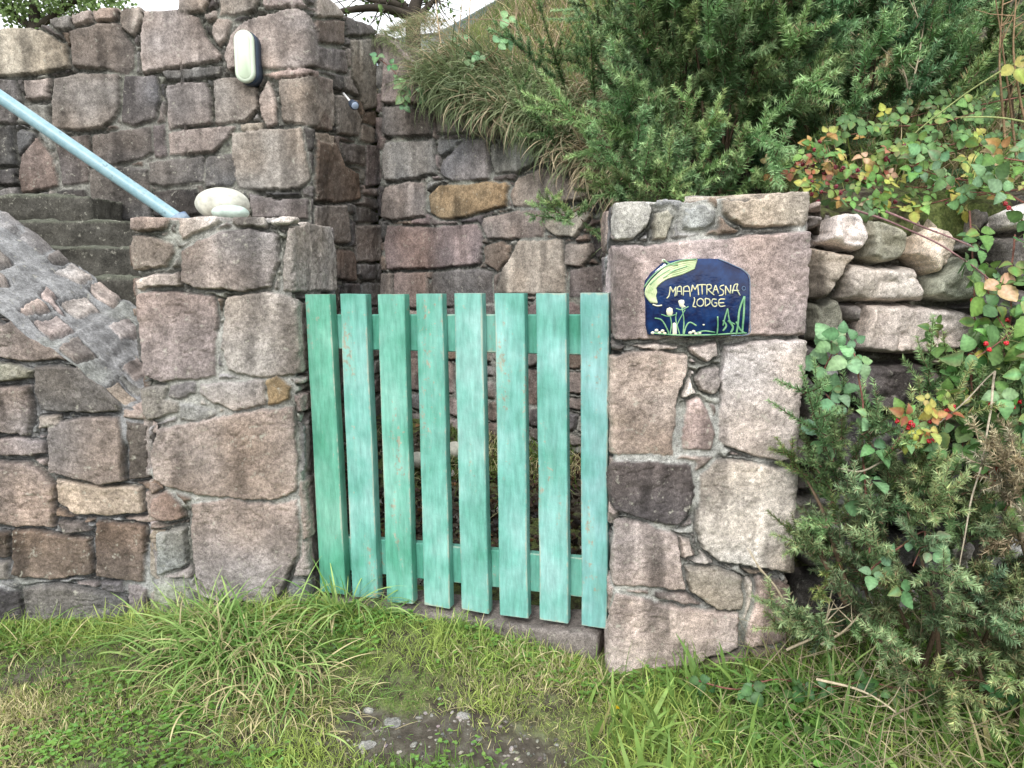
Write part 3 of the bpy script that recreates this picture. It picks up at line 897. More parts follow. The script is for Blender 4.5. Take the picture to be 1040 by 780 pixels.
SL = [((309.5,299),(334.6,299),(351,604),(325,600.5)), ((345,298.5),(371,299),(384,607.5),(358,606)), ((383,299),(410,299),(419.5,613.5),(393,611)),
      ((422.3,298.5),(449,298.5),(457,618.5),(431,614)), ((461,298),(489,298),(496,623.5),(468.6,618.5)), ((502,298),(532,298),(536,628),(507.6,624.5)),
      ((544.6,298),(575,298),(577,633.5),(548,629)), ((589,297.5),(618,297.5),(616.5,639),(591,635))]
TN = [(.80,.93,.80), (1.08,1.02,1.05), (.97,1.0,.94), (1.05,1.03,1.03), (1.12,1.03,1.06), (1.1,1.04,1.09), (1.18,1.06,1.13), (1.1,.98,1.1)]
for q, tn in zip(SL, TN):
    c = [gpix(*p) for p in q]
    board(c[0], c[1], c[2], c[3], .042, bk3, 'slat', gate, tn)
for q in ([(318,319.5),(613,319.5),(612,361),(320,354)], [(331,543),(611,569),(610,609),(333,577)]):
    c = [gpix(*p, .0435) for p in q]
    board(c[0] , c[3], c[2], c[1], .032, bk3, 'rail', gate, (.72, .92, .85)) if False else board(c[3], c[0], c[1], c[2], .032, bk3, 'rail', gate, (.74, .9, .84), seg=20)

# concrete threshold under the gate
n_ = 90
ts = np.linspace(0, 1, n_)
Wd = np.linalg.norm(GB - GA)
V, Fc = rough_box((0, -.02, -.12), (Wd - .02, .16, .078), .014, .012, 321, .012)
P3 = GA[None] + V[:, :1] * gt[None] - V[:, 1:2] * gn[None]
V3 = np.stack([P3[:, 0] + .01, P3[:, 1], V[:, 2] + .012 * (V[:, 0] / Wd)], 1)
cc = np.tile(np.array([.20, .175, .16]), (len(V3), 1)) * (1 + .4 * fbm(V3, 20, 3, 4)[:, None])
o = mkobj('threshold', V3, Fc, M['stone'], cols=cc); tag(o, 'rough concrete sill on the ground under the green gate', 'doorstep')

# ------------------------------------------------------------------ house sign on the right pillar
SY = 2.14 - .019
def sg(px, py, off=0.):
    return at(px, py, SY - off)
def z2(x, y): return 640 + x * 140 / 1040., 250 + y * 105 / 780.
S0 = at(707, 303, SY)
sign = empty('house_sign', (S0[0], SY + .014, at(707, 342, SY)[2]), 'dark blue glazed pottery name plaque with cream flowers and lettering, on the pillar', 'sign')
def mat_glaze(name, lo, hi, rough=.18):
    t = NT(name); a = t.noise(30, t.pos(), 4, .6)
    return t.bsdf(t.ramp(a, [(.35, lo), (.65, hi)]), rough, t.noise(80, t.pos(), 3), .35, .002, .5)
M['blue'] = mat_glaze('blue_glaze', (.002, .006, .045), (.008, .035, .13), .12)
M['rim'] = mat_glaze('rim_glaze', (.10, .17, .30), (.28, .35, .40))
M['pale'] = mat_glaze('pale_green_glaze', (.36, .50, .24), (.72, .76, .48), .3)
M['cream'] = mat_glaze('cream_glaze', (.72, .68, .48), (.85, .83, .68), .3)
M['leafg'] = mat_glaze('green_glaze', (.10, .28, .14), (.30, .52, .28), .25)
M['script'] = mat_glaze('lettering_glaze', (.50, .56, .40), (.80, .72, .42), .3)
def slab(px_pts, front_off, thick, name, mat, parent, bulge=0., bev=.003):
    q = np.array([sg(*p, front_off) for p in px_pts])
    c = q.mean(0); n = len(q)
    ctr = np.array([c[0], 0, c[2]])
    inner = q.copy(); d = (c - q); dl = np.linalg.norm(d, axis=1, keepdims=True); inner = q + d / dl * np.minimum(bev, dl * .4); inner[:, 1] = SY - front_off
    edge = q.copy(); edge[:, 1] = SY - front_off + bev * .8
    bck = q.copy(); bck[:, 1] = SY - front_off + thick
    mid = inner + (c - inner) * .45; mid[:, 1] -= bulge * .8
    cc_ = c.copy()[None]; cc_[0, 1] -= bulge
    V = np.concatenate([cc_, mid, inner, edge, bck]); F_ = []
    for i in range(n):
        j = (i + 1) % n
        F_.append((0, 1 + i, 1 + j))
        for a in (1, 1 + n, 1 + 2 * n):
            F_.append((a + i, a + n + i, a + n + j, a + j))
    F_.append(tuple(range(1 + 3 * n, 1 + 4 * n)))
    bm_chk = np.cross(V[F_[0][1]] - V[0], V[F_[0][2]] - V[0])
    if bm_chk[1] > 0: F_ = [f[::-1] for f in F_]
    return mkobj(name, V, F_, mat, parent)
out = [(165,200),(255,122),(380,99),(520,94),(600,93),(665,95),(720,118),(790,150),(850,178),(890,215),(903,250),(905,400),(903,560),(896,660),(760,676),(600,682),(430,684),(280,680),(140,668),(124,600),(124,430),(112,330),(122,260)]
slab([z2(*p) for p in out], .0, .022, 'plaque', M['blue'], sign, .0015, .004)
rim = curve_pts([sg(*z2(*p), .0005) for p in out[5:15]], 60)
V, Fc = tube(rim, .0013, 6); mkobj('rim', V, fix_faces(Fc), M['rim'], sign)
fig = [(240,105),(262,98),(300,118),(400,95),(520,97),(516,140),(470,190),(410,225),(330,245),(270,290),(225,335),(205,375),(222,425),(245,445),(190,448),(135,420),(108,370),(92,320),(115,270),(160,200),(220,150)]
def blob(pts, mat, name, parent, h=.004, base=.0):
    """relief built as a fan with a soft crown"""
    return slab([z2(*p) for p in pts], base + h * .6, h * .6 + .002, name, mat, parent, h * .5, .003)
def strokes(lst, name, mat, parent, r=.0016, n=14, off=.0012, to=z2):
    VV, FF, o_ = [], [], 0
    for s_ in lst:
        rad = r
        if isinstance(s_, tuple): s_, rad = s_
        p = curve_pts([sg(*to(*c), off) for c in s_], n if len(s_) > 2 else 5)
        v, f = tube(p, rad, 6); VV.append(v); FF += [tuple(i + o_ for i in g) for g in fix_faces(f)]; o_ += len(v)
    return mkobj(name, np.concatenate(VV), FF, mat, parent)
# pale shell-like relief as crossing ridges
ridge = []
for k in range(7):
    f = k / 6
    ridge.append(([(505 - 20 * f, 104 + 60 * f), (400 - 10 * f, 112 + 95 * f), (290 - 20 * f, 150 + 95 * f), (200 - 5 * f, 225 + 80 * f), (135 + 60 * f, 300 + 45 * f), (118 + 70 * f, 360 + 20 * f), (160 + 40 * f, 425 + 5 * f)], .0034))
strokes(ridge, 'moulded_frond', M['pale'], sign, n=26, off=.0015)
strokes([([(250,102),(300,135),(360,140)], .002), ([(300,175),(220,225),(150,290)], .0016), ([(430,150),(330,185),(250,240)], .0016), ([(500,98),(380,110),(250,160),(160,235),(105,310)], .002)], 'frond_vein', M['leafg'], sign, off=.0052)
strokes([([(170,440),(205,450),(240,446)], .002)], 'frond_tip', M['cream'], sign, off=.003)
blob([(238,118),(242,98),(262,96),(272,112),(262,126)], M['cream'], 'frond_tip', sign, .004)
# writing: MAAMTRASNA LODGE (hand drawn capitals)
def zt(x, y): return 670 + x * 100 / 1040., 280 + y * 40 / 416.
T1 = [[(75,240),(100,205),(112,115)], [(112,115),(140,175)], [(140,175),(172,118)], [(172,118),(168,165),(160,220)],
      [(178,212),(190,120)], [(190,120),(225,118),(232,205)], [(186,165),(230,168)],
      [(248,212),(254,122)], [(254,122),(300,112),(318,168),(322,222)], [(252,165),(310,165)],
      [(335,172),(345,98)], [(345,98),(372,150)], [(372,150),(400,95)], [(400,95),(408,170),(410,205)],
      [(398,100),(455,95),(490,98)], [(445,98),(450,200)],
      [(498,200),(498,98)], [(498,98),(535,95),(545,128),(505,148)], [(510,148),(545,180),(575,205)],
      [(560,185),(590,100)], [(590,100),(622,190)], [(568,150),(612,148)],
      [(680,100),(640,112),(640,138),(672,160),(668,200),(625,212)],
      [(695,205),(695,108)], [(695,108),(745,190)], [(745,190),(750,98)],
      [(765,190),(790,100),(825,88)], [(825,88),(815,140),(850,210)], [(760,155),(838,158)]]
T2 = [[(362,228),(368,260),(350,325)], [(350,325),(385,332)],
      [(430,240),(398,262),(395,305),(430,325),(462,300),(458,258),(430,240)],
      [(480,240),(482,325)], [(480,240),(522,250),(530,290),(482,325)],
      [(600,252),(560,248),(548,290),(570,325),(600,318),(602,290),(578,288)],
      [(690,248),(635,250),(622,290),(640,325),(692,318)], [(625,288),(680,286)]]
strokes(T1, 'lettering', M['script'], sign, .0018, 12, .0010, zt)
strokes(T2, 'lettering', M['script'], sign, .0018, 14, .0010, zt)
strokes([[(868,130),(885,112),(905,125),(900,150),(878,152),(868,130)]], 'ring_mark', M['rim'], sign, .0011, 14, .001, zt)
# flowers: stems and leaves, blooms
strokes([([(300,520),(312,590),(300,670)], .0019), ([(390,460),(405,560),(400,670)], .0019), ([(185,542),(240,560),(285,640),(290,672)], .0021),
         ([(500,600),(450,575),(420,610),(405,670)], .0021), ([(235,515),(290,530),(345,515)], .0016), ([(345,470),(390,480),(440,455)], .0016),
         ([(350,500),(345,560),(375,670)], .0017), ([(415,480),(370,560),(330,660)], .0014), ([(180,655),(300,668),(450,672),(640,668),(760,660),(880,655)], .0022)], 'stem', M['leafg'], sign)
strokes([([(660,530),(662,600),(655,668)], .0022), ([(735,470),(715,540),(700,600)], .0022), ([(735,470),(750,560),(790,590)], .0022), ([(700,560),(725,600),(700,640)], .0028),
         ([(740,560),(775,610),(760,655)], .0032), ([(862,378),(825,480),(812,600),(800,668)], .0030), ([(862,378),(858,500),(850,600),(845,665)], .0030),
         ([(800,570),(830,630),(870,660)], .0026), ([(500,655),(560,640),(640,650)], .0020)], 'leaf', M['leafg'], sign, off=.0016)
for pts in ([(278,470),(300,460),(322,470),(326,500),(318,528),(296,534),(278,520),(272,495)], [(362,410),(385,402),(408,404),(414,425),(405,450),(425,460),(395,470),(372,455),(366,435)],
            [(322,582),(336,576),(352,582),(354,670),(320,672)]):
    blob(pts, M['cream'], 'bloom', sign, .005)
for cx, cy in ((172, 655), (200, 636), (222, 655), (246, 640), (262, 660), (455, 655), (480, 645), (500, 662), (525, 655), (556, 594)):
    r_ = 16 if cx != 556 else 10
    blob([(cx + r_ * math.cos(a), cy + r_ * .8 * math.sin(a)) for a in np.linspace(0, 2 * math.pi, 8, endpoint=False)], M['cream'], 'petal_dot', sign, .004)

# ------------------------------------------------------------------ wall lamp
def capsule(cx, cz, y, w, h, n=28):
    r = w / 2; out = []
    for a in np.linspace(0, math.pi, n // 2): out.append((cx + r * math.cos(a), y, cz + h / 2 - r + r * math.sin(a)))
    for a in np.linspace(math.pi, 2 * math.pi, n // 2): out.append((cx + r * math.cos(a), y, cz - h / 2 + r + r * math.sin(a)))
    return np.array(out)
LY = 4.075
lc = at(248.5, 57.5, LY)
lamp = empty('wall_lamp', (lc[0], LY + .1, lc[2] - .13), 'oval bulkhead lamp with pale green face and dark body high on the wall', 'lamp')
def loft(rings, name, mat, parent, caps=True):
    n = len(rings[0]); V = np.concatenate(rings); F_ = []
    for i in range(len(rings) - 1):
        for k in range(n):
            F_.append((i * n + k, i * n + (k + 1) % n, (i + 1) * n + (k + 1) % n, (i + 1) * n + k))
    if caps: F_.append(tuple(range(n))[::-1]); F_.append(tuple((len(rings) - 1) * n + k for k in range(n)))
    return mkobj(name, V, F_, mat, parent)
M['lampbody'] = mat_flat('navy_lamp_body', (.03, .045, .075), .45)
M['lampface'] = mat_flat('opal_lamp_face', (.66, .74, .60), .35, .04, 12)
W_, H_ = .104, .262
cx_, cz_ = lc[0], lc[2]
loft([capsule(cx_ + .012, cz_ - .004, LY + .075, W_ + .008, H_ + .004), capsule(cx_ + .010, cz_ - .003, LY + .02, W_ + .008, H_ + .004), capsule(cx_ + .004, cz_, LY + .012, W_ + .002, H_)], 'lamp_body', M['lampbody'], lamp)
loft([capsule(cx_, cz_, LY + .011, W_, H_), capsule(cx_, cz_, LY - .004, W_, H_), capsule(cx_, cz_, LY - .012, W_ - .012, H_ - .012), capsule(cx_, cz_, LY - .014, W_ - .03, H_ - .03)], 'diffuser', M['lampface'], lamp)
o = loft([capsule(cx_, cz_, LY - .0135, W_ - .034, H_ - .034), capsule(cx_, cz_, LY - .0155, W_ - .038, H_ - .038)], 'lens_panel', mat_flat('lens', (.60, .70, .53), .3, .03, 12), lamp)

# small fitting on the return wall
f0 = at(349, 95, 4.40); f1 = at(357, 104.5, 4.24); f2 = at(360, 107, 4.20)
ft = empty('wall_spotlight', f2, 'tiny dark round spotlight on a white stub arm near the wall corner', 'spotlight')
V, Fc = tube([f0, f1], .006, 8); mkobj('arm', V, fix_faces(Fc), mat_flat('white_arm', (.75, .75, .73)), ft)
ax = (f2 - f1) / np.linalg.norm(f2 - f1)
V, Fc = tube([f1 - ax * .012, f1 + ax * .006, f2, f2 + ax * .012], [.010, .020, .025, .022], 14); mkobj('housing', V, fix_faces(Fc), M['lampbody'], ft)
V, Fc = tube([f2 + ax * .0125, f2 + ax * .015], [.020, .016], 14); mkobj('glass', V, fix_faces(Fc), mat_flat('spot_glass', (.35, .42, .55), .2), ft)

# handrail
r0, r1 = at(-60, 57, 2.72), at(186, 226, 2.68)
pts = curve_pts([at(-420, -190, 2.75), r0, r1, at(200, 236, 2.68)], 40)
V, Fc = tube(pts, .0225, 20)
hr = empty('handrail', r1, 'light blue painted metal handrail sloping down to the left pillar', 'handrail')
t_ = NT('blue_rail_paint'); nn = t_.noise(35, t_.pos(), 5, .7)
cb = t_.ramp(nn, [(.3, (.19, .34, .40)), (.58, (.29, .44, .49)), (.68, (.13, .22, .26))])
mkobj('tube', V, fix_faces(Fc), t_.bsdf(cb, .4, nn, .2, .001, .5), hr)
V, Fc = tube([r1 + np.array([-.02, .0, .02]), r1 + np.array([.0, .0, -.012])], [.034, .038], 18)
mkobj('socket', V, fix_faces(Fc), M['rim'], hr)

# rounded stones
def ellipsoid(c, rad, seed, amp=.04, nu=36, nv=22, tilt=0.):
    V, Fc = [], []
    for j in range(nv + 1):
        th = math.pi * j / nv
        for i in range(nu):
            ph = 2 * math.pi * i / nu
            V.append((math.sin(th) * math.cos(ph), math.sin(th) * math.sin(ph), math.cos(th)))
    V = np.array(V)
    V = V * (1 + amp * fbm(V, 1.3, 3, seed))[:, None] * np.array(rad)
    ct, s_ = math.cos(tilt), math.sin(tilt)
    V = np.stack([V[:, 0] * ct + V[:, 2] * s_, V[:, 1], -V[:, 0] * s_ + V[:, 2] * ct], 1) + np.array(c)
    for j in range(nv):
        for i in range(nu):
            Fc.append((j * nu + i, (j + 1) * nu + i, (j + 1) * nu + (i + 1) % nu, j * nu + (i + 1) % nu))
    return V, np.array(Fc)
M['pebble'] = mat_flat('pale_beach_stone', (.58, .57, .49), .7, .3, 34, bump=.6, bdist=.004)
M['pebble2'] = mat_flat('greenish_beach_stone', (.46, .56, .50), .65, .22, 40, bump=.5)
c = at(226, 206, 2.72); V, Fc = ellipsoid((c[0], 2.72, c[2] - .004), (.094, .075, .057), 3)
tag(mkobj('beach_stone', V, Fc, M['pebble']), 'large smooth cream pebble on top of the left pillar', 'stone')
c = at(234, 216, 2.60); V, Fc = ellipsoid((c[0], 2.60, c[2]), (.063, .045, .026), 5)
tag(mkobj('beach_stone', V, Fc, M['pebble2']), 'small flat greenish pebble leaning in front of the larger cream one', 'stone')
for (px, py, Y, r, lb) in ((424, 467, 3.75, .05, 'pale round pebble on the ground behind the third and fourth gate slats'), (461, 457, 3.95, .055, 'white angular stone behind the gate between its fourth and fifth slats')):
    c = at(px, py, Y); V, Fc = ellipsoid(c, (r, r * .8, r * .85), int(px), .12)
    tag(mkobj('loose_stone', V, Fc, M['pebble']), lb, 'stone')
# ------------------------------------------------------------------ leaf and blade templates
def quads_strip(cl, wd, fold=0.):
    """blade along z curving towards x: cl (n,2) = (x,z), wd (n)"""
    V, Fc = [], []
    for (x, z), w in zip(cl, wd):
        V += [(x, -w / 2, z), (x, w / 2, z)]
    for i in range(len(cl) - 1): Fc.append((2 * i, 2 * i + 1, 2 * i + 3, 2 * i + 2))
    return np.array(V, float), np.array(Fc)
def blade_tpl(bend, n=5, w=.035):
    """unit length blade, bend = total angle turned"""
    x = z = 0.; cl = [(0, 0)]; a = .02
    for i in range(n):
        a += bend / n * (1.25 if i > n / 2 else .8); x += math.sin(a) / n; z += math.cos(a) / n; cl.append((x, z))
    wd = [w * (1 - (i / n) ** 2.2) * (.7 + .3 * min(1, i)) + .002 for i in range(n + 1)]
    return quads_strip(cl, wd)
BL = [blade_tpl(b, 5) for b in (.15, .5, .9, 1.4, 2.0, 2.6)]
BLL = [blade_tpl(b, 8, .026) for b in (.7, 1.3, 1.9, 2.4, 2.9)]
def leaf_tpl(n=7, w=.62, ser=.05, fold=.25, curl=.18):
    """ovate serrated leaf, length 1 along z, facing x"""
    mid = []; L, R_ = [], []
    for i in range(n + 1):
        t = i / n; wd = w / 2 * (max(0, math.sin(math.pi * t ** .74)) ** .85) if 0 < i < n else 0
        wd *= 1 + (ser if i % 2 else -ser)
        bx = -curl * (t - .35) ** 2
        mid.append((bx, 0, t)); L.append((bx + fold * wd + .02 * (i % 2), -wd, t + .02)); R_.append((bx + fold * wd + .02 * (i % 2), wd, t + .02))
    V = mid + L + R_; m = n + 1; Fc = []
    for i in range(n):
        Fc.append((i, i + 1, m + i + 1, m + i)); Fc.append((i, 2 * m + i, 2 * m + i + 1, i + 1))
    return np.array(V, float), np.array(Fc)
LEAF = [leaf_tpl(10, .80, .04, .15, .5), leaf_tpl(10, .74, .04, .32, .8), leaf_tpl(10, .84, .035, .06, -.3)]
def spine_tpl():
    return np.array([(-.075, 0, 0), (.075, 0, 0), (0, .06, .5), (0, .0, 1.)], float), np.array([(0, 1, 2), (0, 2, 3), (2, 1, 3)])
SPINE = spine_tpl()
LVEG = {}

def rand_dir(rng, D, spread):
    """perturb unit directions"""
    E = D + rng.normal(0, spread, D.shape); return E / np.linalg.norm(E, axis=1, keepdims=True)

# ------------------------------------------------------------------ gorse
def gorse(name, cen, rad, n_plume, label, rng, base=None, pal=((.060, .105, .040), (.105, .165, .065), (.17, .23, .105)), ln=(.16, .34), cat='bush', group='gorse bushes', up=.8,
          spl=.016, per=150, tipcol=(.22, .29, .13), prad=.03, stemcol=(.10, .07, .045), shoots=5, dens=1., bias=(0, -.35, 0), org=None, gain=2.3, brown=.05):
    cen = np.array(cen, float); rad = np.array(rad, float)
    if base is None: base = cen - (0, 0, rad[2])
    e = empty(name, base, label, cat, group)
    A = Acc(); S = Acc()
    for k in range(n_plume):
        d = rng.normal(0, 1, 3); d /= np.linalg.norm(d)
        d[1] -= .25; d[2] += .12; d /= np.linalg.norm(d)
        rr = rng.uniform(.25, 1.0) ** .5
        root = cen + d * rad * rr * .82 - np.array([0, 0, .06])
        L = rng.uniform(*ln)
        ax = d * .75 + np.array([0, 0, up]) + np.array(bias) + rng.normal(0, .28, 3); ax /= np.linalg.norm(ax)
        tone = rng.uniform(.6, 1.2); L *= rng.uniform(.7, 1.25)
        if rng.random() < .28: root = cen + d * rad * rng.uniform(.85, 1.05) - np.array([0, 0, .04]); L *= 1.35; tone = rng.uniform(1.2, 1.55)
        hue = rng.normal(0, .06)
        # main stem plus side shoots, each densely set with spines
        sh = [(root, ax, L)]
        for j in range(shoots):
            t = rng.uniform(.1, .8); s = rng.normal(0, 1, 3); s -= ax * (s @ ax); s /= np.linalg.norm(s)
            sh.append((root + ax * L * t, ax * rng.uniform(.5, 1.1) + s * rng.uniform(.5, 1), L * (1 - t * .55) * rng.uniform(.35, .62)))
        for (p0, a, l) in sh:
            a = a / np.linalg.norm(a)
            m = max(10, int(per * 2.1 * dens * l / .25)); t = rng.uniform(0, 1, m)
            bend = np.array([0, 0, 1.]) * .12
            P = p0 + (a[None] * t[:, None] + bend * (t ** 2)[:, None] * .6) * l
            r_ = rng.normal(0, 1, (m, 3)); r_ -= (r_ @ a)[:, None] * a; r_ /= np.linalg.norm(r_, axis=1, keepdims=True) + 1e-9
            D = r_ * rng.uniform(.5, 1.1, m)[:, None] + a * rng.uniform(.25, 1.0, m)[:, None]
            sz = spl * 1.3 * (1.25 - .5 * t) * rng.uniform(.6, 1.35, m)
            f = rng.uniform(0, 1, m)[:, None]
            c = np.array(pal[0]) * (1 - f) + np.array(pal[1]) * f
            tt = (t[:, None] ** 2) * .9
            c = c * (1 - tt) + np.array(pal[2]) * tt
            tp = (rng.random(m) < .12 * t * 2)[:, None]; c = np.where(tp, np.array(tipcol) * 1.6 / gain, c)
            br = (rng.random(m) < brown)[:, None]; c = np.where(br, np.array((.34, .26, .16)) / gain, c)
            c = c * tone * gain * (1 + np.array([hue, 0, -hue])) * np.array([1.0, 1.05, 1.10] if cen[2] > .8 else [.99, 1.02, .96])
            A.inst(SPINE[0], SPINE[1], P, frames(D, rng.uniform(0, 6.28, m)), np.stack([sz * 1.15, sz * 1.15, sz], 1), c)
            v, fc = tube(np.array([p0 - a * .02, p0 + a * l * .5, p0 + a * l * .98 + bend * .6 * l]), [.0018, .0014, .0008], 4, False)
            S.add(v, fc, np.array(stemcol) * rng.uniform(.7, 1.6))
        if k % 14 == 0:
            mid = base + (root - base) * .5 + rng.normal(0, .05, 3)
            v, fc = tube(curve_pts([base + rng.normal(0, .03, 3) * (1, 1, 0), mid, root], 6), np.linspace(.009, .003, 6), 5, False)
            S.add(v, fc, np.array(stemcol) * rng.uniform(.7, 1.4))
    A.build('foliage', M['needle'], e); S.build('stem', M['bark'], e)
    return e
R = np.random.default_rng
gorse('gorse_bush', (.80, 3.05, 1.98), (.36, .38, .60), 190, 'dense green gorse bush rising just behind the right gate pillar', R(1), spl=.019)
gorse('gorse_bush', (.58, 2.82, 1.56), (.26, .13, .16), 46, 'low gorse growth directly on the bank behind the top of the sign pillar', R(12), ln=(.1, .2), spl=.016)
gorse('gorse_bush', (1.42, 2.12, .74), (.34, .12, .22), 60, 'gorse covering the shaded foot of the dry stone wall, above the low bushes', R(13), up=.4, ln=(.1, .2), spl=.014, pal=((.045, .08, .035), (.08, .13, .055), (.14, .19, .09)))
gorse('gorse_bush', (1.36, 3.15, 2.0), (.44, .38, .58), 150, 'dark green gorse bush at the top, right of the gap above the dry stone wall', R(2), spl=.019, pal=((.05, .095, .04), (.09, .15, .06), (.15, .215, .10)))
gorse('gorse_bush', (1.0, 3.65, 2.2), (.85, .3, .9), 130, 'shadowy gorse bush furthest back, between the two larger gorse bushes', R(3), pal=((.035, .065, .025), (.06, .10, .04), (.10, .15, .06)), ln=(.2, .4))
gorse('gorse_bush', (.78, 4.05, 2.40), (.32, .34, .62), 100, 'grey green gorse bush beside the hanging grass on the bank', R(4), pal=((.06, .10, .05), (.10, .15, .07), (.16, .21, .11)), ln=(.2, .42))
gorse('gorse_bush', (2.1, 3.2, 2.2), (.48, .40, .6), 110, 'gorse bush cut by the right edge of the view, high on the bank', R(5), pal=((.05, .09, .035), (.085, .14, .05), (.15, .20, .08)))
gorse('gorse_bush', (1.19, 1.96, .40), (.34, .22, .36), 105, 'low spreading gorse bush at the foot of the dry stone wall', R(6), brown=.08, gain=2.1, up=.35, ln=(.10, .22), pal=((.055, .085, .040), (.10, .14, .065), (.17, .21, .115)), spl=.014, per=170, tipcol=(.26, .29, .15))
gorse('gorse_bush', (.935, 2.0, .60), (.12, .11, .30), 34, 'narrow gorse bush growing up the right side of the sign pillar', R(7), gain=1.7, up=.7, ln=(.08, .18), spl=.012, per=180, pal=((.055, .10, .040), (.10, .16, .065), (.17, .235, .11)))
gorse('gorse_bush', (1.52, 1.86, .30), (.26, .20, .30), 60, 'low gorse bush in the bottom right corner beyond the grass', R(8), brown=.12, gain=1.9, up=.3, ln=(.10, .2), pal=((.06, .075, .04), (.10, .125, .06), (.17, .19, .11)), spl=.014, tipcol=(.26, .25, .14))
gorse('dead_gorse', (1.33, 1.80, .70), (.12, .08, .15), 20, 'straw coloured dead gorse branch over the green gorse at right', R(9), up=.5, ln=(.07, .17), pal=((.27, .22, .15), (.38, .32, .22), (.46, .40, .29)), tipcol=(.48, .42, .30), gain=.9, stemcol=(.3, .24, .16), spl=.013, per=110, group=None, cat='dead branch', bias=(-.3, -.2, .1))
gorse('gorse_sprig', (.235, 3.0, 1.49), (.11, .10, .03), 9, 'thin gorse sprig reaching left behind the top of the sign pillar', R(10), up=.05, ln=(.10, .16), bias=(-.6, -.2, 0), group=None, cat='bush', spl=.013, shoots=3)
gorse('gorse_sprig', (1.52, 2.05, .98), (.10, .08, .07), 9, 'small gorse sprig among the brambles at the right edge, mid height', R(11), up=.2, ln=(.09, .15), bias=(-.3, -.2, 0), group=None, cat='bush', spl=.013, shoots=3)

